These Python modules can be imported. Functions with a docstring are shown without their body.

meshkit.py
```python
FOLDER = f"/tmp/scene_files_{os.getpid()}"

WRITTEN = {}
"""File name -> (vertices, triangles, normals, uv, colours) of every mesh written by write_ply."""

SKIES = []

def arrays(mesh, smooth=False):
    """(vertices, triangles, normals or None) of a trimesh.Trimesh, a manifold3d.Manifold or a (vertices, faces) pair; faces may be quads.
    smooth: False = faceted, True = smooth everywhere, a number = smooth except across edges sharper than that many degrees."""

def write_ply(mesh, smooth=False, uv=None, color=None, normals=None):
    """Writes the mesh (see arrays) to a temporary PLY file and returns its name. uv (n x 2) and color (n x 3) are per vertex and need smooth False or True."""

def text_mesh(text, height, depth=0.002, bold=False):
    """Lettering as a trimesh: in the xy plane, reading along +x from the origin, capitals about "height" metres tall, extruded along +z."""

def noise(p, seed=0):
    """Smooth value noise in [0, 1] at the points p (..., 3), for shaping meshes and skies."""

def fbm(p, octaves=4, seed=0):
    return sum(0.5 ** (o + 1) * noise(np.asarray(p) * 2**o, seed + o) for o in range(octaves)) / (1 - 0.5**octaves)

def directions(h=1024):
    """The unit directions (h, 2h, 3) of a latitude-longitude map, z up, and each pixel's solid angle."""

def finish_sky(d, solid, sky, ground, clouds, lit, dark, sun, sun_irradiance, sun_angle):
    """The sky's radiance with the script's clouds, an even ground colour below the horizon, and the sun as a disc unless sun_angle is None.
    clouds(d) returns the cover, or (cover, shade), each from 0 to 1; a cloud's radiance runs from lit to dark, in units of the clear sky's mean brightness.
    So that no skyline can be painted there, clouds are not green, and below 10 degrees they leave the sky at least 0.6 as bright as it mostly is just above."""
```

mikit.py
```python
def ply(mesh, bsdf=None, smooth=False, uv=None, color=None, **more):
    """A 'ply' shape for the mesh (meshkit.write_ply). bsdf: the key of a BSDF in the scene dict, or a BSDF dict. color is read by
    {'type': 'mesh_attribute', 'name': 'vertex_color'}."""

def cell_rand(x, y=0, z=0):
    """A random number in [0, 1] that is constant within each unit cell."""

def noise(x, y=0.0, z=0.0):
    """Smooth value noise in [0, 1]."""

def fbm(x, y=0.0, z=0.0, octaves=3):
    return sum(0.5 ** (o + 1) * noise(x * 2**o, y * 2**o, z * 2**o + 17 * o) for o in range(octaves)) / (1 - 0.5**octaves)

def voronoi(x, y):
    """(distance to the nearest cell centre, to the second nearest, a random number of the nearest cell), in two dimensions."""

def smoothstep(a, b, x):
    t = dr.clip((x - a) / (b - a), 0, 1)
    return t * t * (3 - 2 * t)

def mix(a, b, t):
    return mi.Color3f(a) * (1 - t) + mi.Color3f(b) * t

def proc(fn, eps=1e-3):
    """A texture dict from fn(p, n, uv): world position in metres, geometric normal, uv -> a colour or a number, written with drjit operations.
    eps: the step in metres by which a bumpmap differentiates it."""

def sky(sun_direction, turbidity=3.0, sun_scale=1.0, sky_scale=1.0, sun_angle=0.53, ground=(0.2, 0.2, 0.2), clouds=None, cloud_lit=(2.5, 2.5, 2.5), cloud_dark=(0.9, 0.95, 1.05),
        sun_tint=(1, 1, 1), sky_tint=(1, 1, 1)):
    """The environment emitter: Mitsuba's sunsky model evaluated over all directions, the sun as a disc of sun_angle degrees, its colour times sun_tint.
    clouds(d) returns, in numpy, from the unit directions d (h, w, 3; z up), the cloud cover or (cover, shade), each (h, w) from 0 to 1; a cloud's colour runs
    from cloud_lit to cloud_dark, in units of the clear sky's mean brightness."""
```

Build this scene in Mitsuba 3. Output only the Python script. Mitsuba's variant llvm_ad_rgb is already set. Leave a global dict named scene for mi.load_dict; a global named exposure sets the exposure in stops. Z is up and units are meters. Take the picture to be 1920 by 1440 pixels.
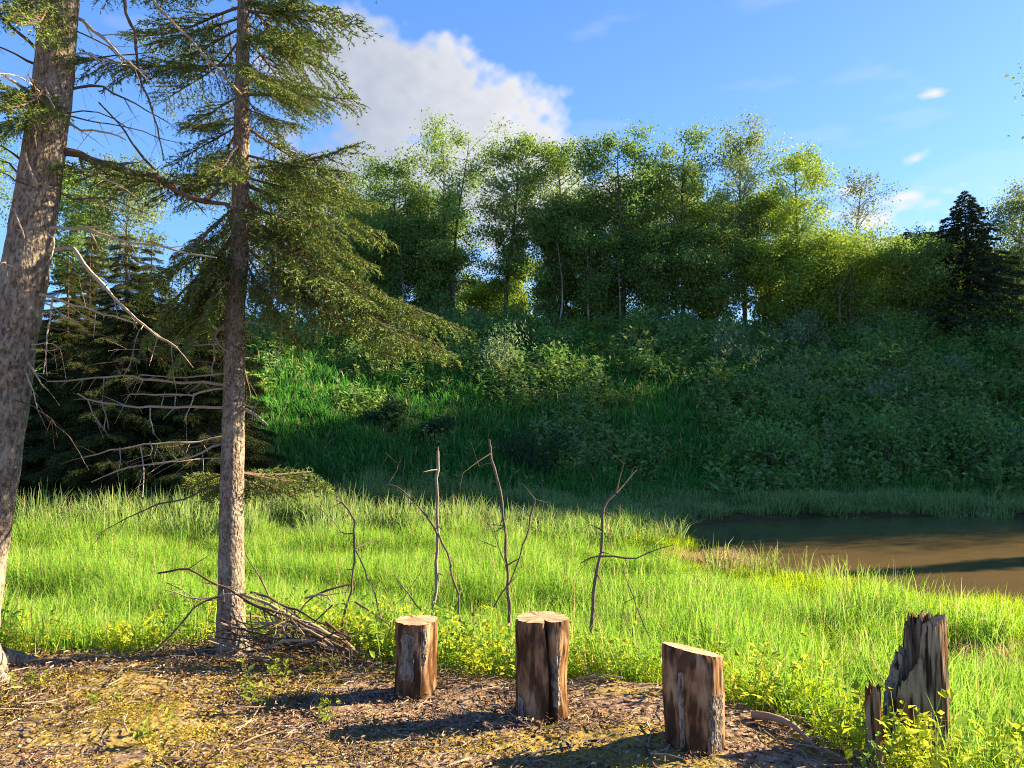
import math
import numpy as np, trimesh, drjit as dr, mitsuba as mi, mikit, meshkit, shapely
from scipy.spatial import cKDTree
from mikit import proc, noise, fbm, voronoi, smoothstep, mix, cell_rand
T = mi.ScalarTransform4f
scene, labels = {}, {}

# ------------------------------------------------------------------ camera, sky, exposure
PITCH = math.radians(3.5)
FOV = 68.0
exposure = 3.45
scene['camera'] = {'type': 'perspective', 'fov': FOV, 'fov_axis': 'x', 'near_clip': 0.05, 'far_clip': 20000.0,
    'to_world': T().look_at(origin=[0, 0, 1.6], target=[0, math.cos(PITCH), 1.6 + math.sin(PITCH)], up=[0, 0, 1])}
SUN_AZ, SUN_EL = math.radians(17), math.radians(27)
SUN = (math.cos(SUN_EL) * math.cos(SUN_AZ), math.cos(SUN_EL) * math.sin(SUN_AZ), math.sin(SUN_EL))


def clouds(d):
    """fair-weather cumulus: one big bank to the north-west of centre and a few small ones, all from noise"""
    az = np.arctan2(d[..., 0], d[..., 1])
    el = np.arcsin(np.clip(d[..., 2], -1, 1))
    w = 0.06 * (meshkit.fbm(d * 6, 3, 11) - 0.5)
    n = meshkit.fbm(d * np.array([7, 7, 9.0]), 6, 3)
    fine = 0.6 * meshkit.fbm(d * 26, 5, 5) + 0.4 * meshkit.fbm(d * 75, 4, 6)

    def blob(a, e, ra, re):
        return 1 - np.sqrt(((az - a + w) / ra) ** 2 + ((el - e + w) / re) ** 2)

    big = np.maximum.reduce([blob(-0.15, 0.32, 0.20, 0.12), blob(-0.15, 0.41, 0.15, 0.09), blob(-0.21, 0.44, 0.11, 0.07),
                             blob(-0.05, 0.37, 0.14, 0.09), blob(0.01, 0.31, 0.14, 0.08), blob(0.16, 0.30, 0.09, 0.045), blob(-0.18, 0.27, 0.16, 0.10)])
    others = np.maximum.reduce([blob(0.455, 0.250, 0.085, 0.036), blob(0.43, 0.285, 0.03, 0.012), blob(0.511, 0.371, 0.022, 0.018),
                                blob(0.487, 0.30, 0.022, 0.010), blob(0.60, 0.25, 0.07, 0.015),
                                blob(1.9, 0.32, 0.25, 0.1), blob(2.9, 0.5, 0.3, 0.13), blob(-1.5, 0.25, 0.3, 0.1), blob(-2.4, 0.6, 0.2, 0.12)])
    f = np.maximum(big + 1.0 * (n - 0.5) + 1.1 * (fine - 0.5), others - 0.52 + 2.6 * (meshkit.fbm(d * np.array([40, 40, 90.0]), 5, 9) - 0.42))
    cover = np.clip((f - 0.04) / np.where(big > -0.3, 0.32, 0.8), 0, 1)
    wisps = np.clip((meshkit.fbm(d * np.array([5, 5, 16.0]), 5, 21) - 0.60) * 2.0, 0, 0.10) * (el < 0.6)
    # the sun stands to the right, so a cloud's right side is bright and its middle and left are grey
    shade = np.clip(0.50 + (-(az + 0.06)) * 3.6 + (fine - 0.5) * 0.9 + (n - 0.5) * 0.9 - (el - 0.40) * 2.6, 0, 1) * np.clip(big * 3, 0, 1)
    return np.maximum(cover * 0.92, wisps), shade


scene['sky'] = mikit.sky(SUN, turbidity=2.0, sun_scale=1.95, sky_scale=0.9, sky_tint=(0.60, 0.76, 1.08), clouds=clouds, cloud_lit=(1.75, 1.7, 1.62), cloud_dark=(0.95, 1.02, 1.18),
                         ground=(0.06, 0.09, 0.04), sun_tint=(1.0, 0.96, 0.87))

# ------------------------------------------------------------------ materials
def rgb(c):
    return {'type': 'rgb', 'value': list(map(float, c))}


VC = {'type': 'mesh_attribute', 'name': 'vertex_color'}


def thin(diff_trans, rough, eta=1.35):
    return {'type': 'principledthin', 'base_color': VC, 'roughness': rough, 'diff_trans': diff_trans, 'spec_trans': 0.0, 'eta': eta}


scene['m_grass'] = thin(0.95, 0.55)
scene['m_leaf'] = thin(0.85, 0.5)
scene['m_needle'] = thin(0.18, 0.5)
scene['m_twig'] = {'type': 'twosided', 'bsdf': {'type': 'diffuse', 'reflectance': VC}}


def bark_color(p, n, uv):
    a = fbm(uv.x * 2.4 + 1.5 * noise(uv.x * 0.6, uv.y * 0.3, 8.0), uv.y * 0.8, 0.3, 5)
    f = noise(uv.x * 7, uv.y * 4, 2.2)
    flake = fbm(uv.x * 4.4, uv.y * 1.7, 6.0, 4)
    c = mix((0.10, 0.082, 0.066), (0.27, 0.24, 0.205), smoothstep(0.30, 0.70, a * 0.55 + 0.30 * flake + 0.15 * f))
    c = mix(c, (0.05, 0.036, 0.028), smoothstep(0.42, 0.32, flake) * 0.5)
    lichen = smoothstep(0.56, 0.72, fbm(p.x * 7 + 3, p.y * 7, p.z * 5, 3))
    return mix(c, (0.40, 0.39, 0.33), lichen * 0.22)


def bark_height(p, n, uv):
    return 0.018 * fbm(uv.x * 4.4, uv.y * 1.7, 6.0, 4) + 0.004 * noise(uv.x * 7, uv.y * 4, 2.2)


scene['m_bark'] = {'type': 'twosided', 'bsdf': {'type': 'bumpmap', 'arbitrary': proc(bark_height, 2e-3), 'scale': 1.0,
                   'bsdf': {'type': 'diffuse', 'reflectance': proc(bark_color)}}}


def wood_color(p, n, uv):
    s = fbm(p.x * 42, p.y * 42, p.z * 9, 4)
    fine = fbm(p.x * 130, p.y * 130, p.z * 24, 2)
    big = fbm(p.x * 9, p.y * 9, p.z * 3.5, 3)
    c = mix((0.09, 0.045, 0.023), (0.26, 0.155, 0.085), smoothstep(0.28, 0.70, s * 0.7 + fine * 0.3))
    c = mix(c, (0.40, 0.28, 0.18), smoothstep(0.52, 0.68, big) * 0.6)
    dark = smoothstep(0.42, 0.60, fbm(p.x * 26 + 9, p.y * 26, p.z * 5.5, 5)) * (0.75 + 0.35 * s)
    c = mix(c, (0.035, 0.021, 0.014), dark * 0.88)
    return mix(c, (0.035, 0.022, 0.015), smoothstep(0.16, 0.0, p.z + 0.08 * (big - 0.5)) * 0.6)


def wood_height(p, n, uv):
    return 0.010 * fbm(p.x * 60, p.y * 60, p.z * 5, 3)


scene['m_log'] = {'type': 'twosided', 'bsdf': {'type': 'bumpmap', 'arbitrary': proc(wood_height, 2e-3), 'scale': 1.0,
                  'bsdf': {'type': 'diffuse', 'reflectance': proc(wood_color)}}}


def cut_color(p, n, uv):
    # uv: distance from the pith in metres, angle; growth rings and saw marks
    r = uv.x + 0.006 * noise(p.x * 25, p.y * 25)
    ring = 0.5 + 0.5 * dr.sin(r * 620)
    f = fbm(p.x * 30, p.y * 30, p.z * 30, 3)
    c = mix((0.27, 0.20, 0.14), (0.42, 0.33, 0.24), ring * 0.45 + f * 0.5)
    c = mix(c, (0.25, 0.17, 0.11), smoothstep(0.07, 0.03, uv.x) * 0.5)
    check = smoothstep(0.86, 0.95, 1 - dr.abs(2 * noise(uv.y * 2.6 + 0.5 * noise(uv.x * 40, 1.0), 3.3) - 1)) * smoothstep(0.02, 0.05, uv.x)
    c = mix(c, (0.06, 0.04, 0.028), check * 0.8)
    c = mix(c, (0.12, 0.10, 0.085), smoothstep(0.5, 0.7, fbm(p.x * 22, p.y * 22, 7.0, 3)) * 0.5)
    return mix(c, (0.20, 0.13, 0.08), smoothstep(0.62, 0.76, fbm(p.x * 14, p.y * 14, p.z * 3, 3)) * 0.6)


scene['m_cut'] = {'type': 'twosided', 'bsdf': {'type': 'diffuse', 'reflectance': proc(cut_color)}}


def snag_color(p, n, uv):
    s = fbm(p.x * 60, p.y * 60, p.z * 5, 4)
    c = mix((0.022, 0.017, 0.013), (0.23, 0.18, 0.135), smoothstep(0.32, 0.75, s))
    c = mix(c, (0.27, 0.22, 0.16), smoothstep(0.48, 0.62, fbm(p.x * 7, p.y * 7, p.z * 3, 3)) * smoothstep(0.3, 0.5, s) * 0.8)
    rust = smoothstep(0.55, 0.7, fbm(p.x * 14, p.y * 14, p.z * 6, 3))
    return mix(c, (0.20, 0.08, 0.03), rust * 0.55)


def snag_height(p, n, uv):
    return 0.010 * fbm(p.x * 55, p.y * 55, p.z * 5, 3)


scene['m_snag'] = {'type': 'twosided', 'bsdf': {'type': 'bumpmap', 'arbitrary': proc(snag_height, 2e-3), 'scale': 1.0,
                   'bsdf': {'type': 'diffuse', 'reflectance': proc(snag_color)}}}


def ground_color(p, n, uv):
    f1 = fbm(p.x * 9, p.y * 9, 0.5, 4)
    f2 = fbm(p.x * 38, p.y * 38, 4.5, 3)
    f3 = noise(p.x * 110, p.y * 110, 2.0)
    soil = mix((0.085, 0.060, 0.045), (0.27, 0.20, 0.15), smoothstep(0.25, 0.75, f1 * 0.45 + f2 * 0.55))
    soil = mix(soil, (0.40, 0.32, 0.25), smoothstep(0.68, 0.90, f3) * 0.65)
    soil = mix(soil, (0.03, 0.022, 0.018), smoothstep(0.30, 0.14, noise(p.x * 47, p.y * 47, 6.0)) * 0.85)
    m = fbm(p.x * 1.3 + 4.0, p.y * 2.1 + 1.0, 9.0, 4) + 0.16 * smoothstep(-0.3, -2.6, p.x) 
    moss = smoothstep(0.55, 0.66, m - 0.07 * smoothstep(-1.6, -0.2, p.x))
    mc = mix((0.15, 0.125, 0.025), (0.29, 0.24, 0.05), f2)
    mc = mix(mc, (0.13, 0.16, 0.03), smoothstep(0.5, 0.7, f1) * 0.5)
    c = mix(soil, mc, moss * (0.35 + 0.5 * smoothstep(0.3, 0.6, f2)))
    # beyond the bank: dark thatch and wet mud under the plants
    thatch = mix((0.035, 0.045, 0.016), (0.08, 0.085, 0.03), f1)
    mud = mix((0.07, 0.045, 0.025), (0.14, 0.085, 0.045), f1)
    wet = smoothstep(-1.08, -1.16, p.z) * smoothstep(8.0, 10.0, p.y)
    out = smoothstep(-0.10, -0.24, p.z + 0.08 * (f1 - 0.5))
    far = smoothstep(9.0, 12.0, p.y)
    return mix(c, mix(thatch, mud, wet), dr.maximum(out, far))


def ground_height(p, n, uv):
    return 0.018 * fbm(p.x * 24, p.y * 24, 1.0, 4)


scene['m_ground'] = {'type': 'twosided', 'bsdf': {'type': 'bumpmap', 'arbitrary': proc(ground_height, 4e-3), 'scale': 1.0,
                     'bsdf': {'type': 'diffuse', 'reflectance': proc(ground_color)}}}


def ripple(p, n, uv):
    return 0.0012 * fbm(p.x * 2.2, p.y * 5.0, 0.3, 3)


def water_color(p, n, uv):
    f = fbm(p.x * 0.5, p.y * 1.2, 0.7, 3)
    return mix((0.065, 0.05, 0.026), (0.10, 0.075, 0.04), f)


scene['m_water'] = {'type': 'twosided', 'bsdf': {'type': 'bumpmap', 'arbitrary': proc(ripple, 1e-2), 'scale': 1.0,
                    'bsdf': {'type': 'roughplastic', 'distribution': 'ggx', 'alpha': 0.015, 'int_ior': 1.33, 'diffuse_reflectance': proc(water_color)}}}


def mountain_color(p, n, uv):
    f = fbm(p.x * 0.01, p.y * 0.01, p.z * 0.02, 4)
    return mix((0.028, 0.048, 0.042), (0.05, 0.075, 0.06), f)


scene['m_mountain'] = {'type': 'twosided', 'bsdf': {'type': 'diffuse', 'reflectance': proc(mountain_color)}}

# ------------------------------------------------------------------ helpers
def unit(v):
    v = np.asarray(v, float)
    return v / np.maximum(np.linalg.norm(v, axis=-1, keepdims=True), 1e-12)


def put(key, mesh, bsdf, smooth=False, color=None, uv=None):
    scene[key] = mikit.ply(mesh, bsdf, smooth=smooth, color=color, uv=uv)


def tag(key, label=None, category=None, group=None, kind=None):
    labels[key] = {k: v for k, v in (('label', label), ('category', category), ('group', group), ('kind', kind)) if v}


def num(name, i):
    return name if i == 0 else f'{name}_{i:03d}'


class Part:
    """collects vertices, triangles and vertex colours of ONE part"""

    def __init__(self):
        self.v, self.f, self.c, self.n = [], [], [], 0

    def add(self, v, f, c):
        v = np.asarray(v, float)
        self.v.append(v)
        self.f.append(np.asarray(f, int) + self.n)
        self.c.append(np.broadcast_to(np.asarray(c, float), v.shape))
        self.n += len(v)
        return self

    def ply(self, bsdf, smooth=False):
        return mikit.ply((np.vstack(self.v), np.vstack(self.f)), bsdf, smooth=smooth, color=np.vstack(self.c))


def tube(p, r, sides=7, rough=0.0, seed=0, twist=None):
    """a tapered tube along the points p with radii r, closed at both ends; (vertices, triangles, uv in bark cells)"""
    p, r = np.asarray(p, float), np.broadcast_to(np.asarray(r, float), (len(p),))
    t = unit(np.gradient(p, axis=0))
    a = unit(np.cross(t[0], [0.0, 0, 1] if abs(t[0][2]) < 0.9 else [1.0, 0, 0]))
    A = [a]
    for k in range(1, len(p)):
        a = unit(a - t[k] * (a @ t[k]))
        A.append(a)
    A = np.array(A)
    B = np.cross(t, A)
    ang = np.arange(sides) * 2 * np.pi / sides
    rr = np.repeat(r[:, None], sides, 1)
    if rough:
        rr = rr * (1 + rough * (np.random.default_rng(seed).random((len(p), sides)) - 0.5))
    v = p[:, None] + rr[..., None] * (np.cos(ang)[None, :, None] * A[:, None] + np.sin(ang)[None, :, None] * B[:, None])
    i, j = np.meshgrid(np.arange(len(p) - 1), np.arange(sides), indexing='ij')
    i, j = i.ravel(), j.ravel()
    q = np.stack([i * sides + j, i * sides + (j + 1) % sides, (i + 1) * sides + (j + 1) % sides, (i + 1) * sides + j], 1)
    f = np.vstack([q[:, [0, 1, 2]], q[:, [0, 2, 3]]])
    n = len(p) * sides
    v = np.vstack([v.reshape(-1, 3), p[:1], p[-1:]])
    k = np.arange(sides)
    f = np.vstack([f, np.stack([k * 0 + n, (k + 1) % sides, k], 1), np.stack([k * 0 + n + 1, (len(p) - 1) * sides + k, (len(p) - 1) * sides + (k + 1) % sides], 1)])
    return v, f


def resample(p, n, wobble=0.0, seed=0):
    p = np.asarray(p, float)
    s = np.concatenate([[0], np.cumsum(np.linalg.norm(np.diff(p, axis=0), axis=1))])
    t = np.linspace(0, s[-1], n)
    q = np.stack([np.interp(t, s, p[:, k]) for k in range(p.shape[1])], 1)
    if wobble:
        g = np.random.default_rng(seed)
        w = g.normal(0, wobble, (n, 3))
        w[0] = 0
        q[:, :3] += (w + np.roll(w, 1, 0)) / 2 * np.minimum(1, np.arange(n) / 2)[:, None]
    return q


def leaf_mesh(c, axis, normal, length, width, color, fold=0.18):
    """n leaves of two triangles, each a folded rhomb from its stalk at c along axis"""
    n = len(c)
    axis = unit(axis)
    side = unit(np.cross(normal, axis))
    up = np.cross(axis, side)
    length, width = np.broadcast_to(length, (n,))[:, None], np.broadcast_to(width, (n,))[:, None]
    mid = c + axis * length * 0.45
    v = np.stack([c, mid + side * width / 2 + up * width * fold, c + axis * length, mid - side * width / 2 + up * width * fold], 1).reshape(-1, 3)
    b = np.arange(n)[:, None] * 4
    f = np.concatenate([b + [[0, 3, 2]], b + [[0, 2, 1]]], 1).reshape(-1, 3)
    return v, f, np.repeat(np.broadcast_to(color, (n, 3)), 4, 0)


def blades(base, height, lean, width, color, rng):
    """n bent grass blades of five triangles each"""
    n = len(base)
    h, w = height[:, None], width[:, None]
    l3 = np.concatenate([lean, np.zeros((n, 1))], 1)
    a = rng.uniform(0, 2 * np.pi, n)
    s = np.stack([np.cos(a), np.sin(a), np.zeros(n)], 1)
    out = []
    for t, k in ((0, 0.8), (0.4, 1.0), (0.75, 0.7)):
        q = base + l3 * h * t ** 2 + np.array([0, 0, 1.0]) * h * (t - 0.25 * t ** 3 * np.linalg.norm(lean, axis=1, keepdims=True))
        out += [q - s * w * k / 2, q + s * w * k / 2]
    out.append(base + l3 * h * 1.05 + np.array([0, 0, 1.0]) * h * (1 - 0.42 * np.linalg.norm(lean, axis=1, keepdims=True)))
    v = np.stack(out, 1).reshape(-1, 3)
    b = np.arange(n)[:, None] * 7
    f = np.concatenate([b + [x] for x in ([0, 1, 3], [0, 3, 2], [2, 3, 5], [2, 5, 4], [4, 5, 6])], 1).reshape(-1, 3)
    c = np.repeat(color[:, None], 7, 1) * np.array([0.75, 0.75, 1, 1, 1.08, 1.08, 1.15])[None, :, None]
    return v, f, c.reshape(-1, 3)


def tint(rng, n, a, b, bright=0.25):
    """n colours between a and b with a random brightness"""
    t = rng.random((n, 1))
    return (np.asarray(a) * (1 - t) + np.asarray(b) * t) * (1 + bright * (rng.random((n, 1)) * 2 - 1))


def group(key, **parts):
    scene[key] = {'type': 'shapegroup', **parts}


def place(key, source, m):
    scene[key] = {'type': 'instance', 'shape': {'type': 'ref', 'id': source}, 'to_world': m}


def along(root, tip, scale, roll=0.0):
    """the matrix that lays a group's x axis from root to tip, its z axis as far up as it goes"""
    x = unit(np.subtract(tip, root))
    y = unit(np.cross([0, 0, 1.0], x))
    z = np.cross(x, y)
    if roll:
        y, z = y * math.cos(roll) + z * math.sin(roll), z * math.cos(roll) - y * math.sin(roll)
    m = np.eye(4)
    m[:3, 0], m[:3, 1], m[:3, 2], m[:3, 3] = x * scale, y * scale, z * scale, root
    return T(m.tolist())


def stand(x, y, z, s=1.0, rot=0.0, sz=None, tilt=(0, 0)):
    return T().translate([x, y, z]).rotate([1, 0, 0], tilt[0]).rotate([0, 1, 0], tilt[1]).rotate([0, 0, 1], math.degrees(rot)).scale([s, s, sz or s])


# ------------------------------------------------------------------ the land
EDGE = np.array([(-60, 4.6), (-12, 4.6), (-6, 5.0), (-4, 5.25), (-3.4, 5.3), (-2.7, 5.45), (-2.0, 5.85), (-1.5, 5.75), (-0.9, 5.35), (-0.4, 5.05), (0.07, 4.9), (0.9, 4.8),
                 (1.36, 4.4), (1.5, 4.0), (1.66, 3.5), (2.2, 2.6), (4, 1.2), (10, -1.0), (60, -12)])
POND = [(4.0, 19.5), (4.2, 17.6), (5.1, 15.3), (5.8, 13.3), (6.7, 12.2), (7.6, 10.8), (9.5, 8), (14, 5.5), (24, 4), (27, 8), (27.5, 14), (26, 20), (24, 24), (16, 25.4), (10, 25.2), (7.5, 24.6), (4.6, 22.5)]
HILL = [(-6000, 16), (-40, 20), (-20, 24), (-8, 26.5), (0, 27.5), (10, 28.3), (17, 28.6), (24, 27.5), (29, 23), (32, 16), (36, 6), (45, -10), (80, -40), (6000, -40), (6000, 9000), (-6000, 9000)]


def dense(p, step, closed=False):
    p = np.asarray(p, float)
    p = np.vstack([p, p[:1]]) if closed else p
    return np.vstack([np.linspace(a, b, max(2, min(4000, int(np.linalg.norm(b - a) / step)))) for a, b in zip(p[:-1], p[1:])])


edge_tree, pond_tree, hill_tree = cKDTree(dense(EDGE, 0.05)), cKDTree(dense(POND, 0.05, True)), cKDTree(dense(HILL, 0.5, True))
pond_poly, hill_poly = shapely.Polygon(POND), shapely.Polygon(HILL)
shapely.prepare(pond_poly)
shapely.prepare(hill_poly)
WATER = -1.22


def sm(a, b, x):
    t = np.clip((x - a) / (b - a), 0, 1)
    return t * t * (3 - 2 * t)


def edge_dist(x, y):
    """metres outside the clearing's edge (negative inside)"""
    d = edge_tree.query(np.stack([x, y], -1))[0]
    return np.where(y > np.interp(x, EDGE[:, 0], EDGE[:, 1]), d, -d)


def pond_dist(x, y):
    d = pond_tree.query(np.stack([x, y], -1))[0]
    return np.where(shapely.contains_xy(pond_poly, x, y), d, -d)


def hill_dist(x, y):
    d = hill_tree.query(np.stack([x, y], -1))[0]
    return np.where(shapely.contains_xy(hill_poly, x, y), d, -d)


def land(x, y):
    x, y = np.asarray(x, float), np.asarray(y, float)
    p = np.stack([x, y, x * 0], -1)
    e = edge_dist(x, y) + 0.25 * (meshkit.noise(p * 1.6, 4) - 0.5)
    inside = 0.10 * (meshkit.fbm(p * 0.9, 3, 8) - 0.5) + 0.06 * (meshkit.fbm(p * 4.5, 4, 9) - 0.5)
    z = inside * (1 - sm(0, 1, e)) - 1.12 * sm(-0.15, 2.9, e)
    z = z + sm(2, 5, e) * 0.16 * (meshkit.fbm(p * 0.45, 3, 2) - 0.5)
    z = z - 0.75 * sm(-0.5, 1.6, pond_dist(x, y))
    h = hill_dist(x, y)
    ramp = np.clip(h / 18.5, 0, 1)
    ramp = 0.75 * ramp + 0.25 * (ramp * ramp * (3 - 2 * ramp))
    z = z + 8.6 * ramp + sm(0, 6, h) * 0.9 * (meshkit.fbm(p * 0.16, 3, 6) - 0.5)
    return z


def graded(lo, hi, step, near, far, grow=1.045):
    a, up, dn, s = np.arange(lo, hi, step), [hi], [lo], step
    while up[-1] < far:
        s *= grow
        up.append(up[-1] + s)
    s = step
    while dn[-1] > near:
        s *= grow
        dn.append(dn[-1] - s)
    return np.concatenate([dn[:0:-1], a, up])


gx, gy = graded(-5.5, 3.5, 0.05, -5000, 5000), graded(2.2, 6.6, 0.05, -400, 7000)
X, Y = np.meshgrid(gx, gy)
Z = land(X.ravel(), Y.ravel())
nx, ny = len(gx), len(gy)
q = (np.arange(ny - 1)[:, None] * nx + np.arange(nx - 1)[None]).ravel()
put('ground', (np.stack([X.ravel(), Y.ravel(), Z], 1), np.stack([q, q + 1, q + nx + 1, q + nx], 1)), 'm_ground', smooth=True)
tag('ground', 'bare brown clearing, green marsh and steep far bank', kind='structure')

wx, wy = np.meshgrid(np.linspace(3, 29, 40), np.linspace(3, 26.5, 40))
wq = (np.arange(39)[:, None] * 40 + np.arange(39)[None]).ravel()
put('pond_water', (np.stack([wx.ravel(), wy.ravel(), wx.ravel() * 0 + WATER], 1), np.stack([wq, wq + 1, wq + 41, wq + 40], 1)), 'm_water', smooth=True)
tag('pond_water', 'still brown pond water', kind='structure')

# a wooded mountain several kilometres off, its top just over the trees at the right
ma, mr = np.meshgrid(np.linspace(-0.25, 0.95, 240), np.linspace(0, 1, 40))
ridge = 40 + 985 * np.exp(-((ma - 0.49) / 0.17) ** 2) + 420 * np.exp(-((ma - 0.75) / 0.14) ** 2) + 200 * np.exp(-((ma - 0.30) / 0.10) ** 2)
mp = np.stack([np.sin(ma) * (3000 + 1500 * mr), np.cos(ma) * (3000 + 1500 * mr), 0 * ma], -1)
mz = 5 + ridge * np.sin(np.clip(mr * 1.25, 0, 1) * np.pi / 2) * (1 - 0.8 * np.clip((mr - 0.8) / 0.2, 0, 1)) * (0.9 + 0.25 * (meshkit.fbm(mp * 0.004, 5, 1) - 0.5))
mq = (np.arange(39)[:, None] * 240 + np.arange(239)[None]).ravel()
put('mountain', (np.stack([mp[..., 0].ravel(), mp[..., 1].ravel(), mz.ravel()], 1), np.stack([mq, mq + 1, mq + 241, mq + 240], 1)), 'm_mountain', smooth=True)
tag('mountain', 'distant blue wooded mountain', kind='structure')

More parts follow.
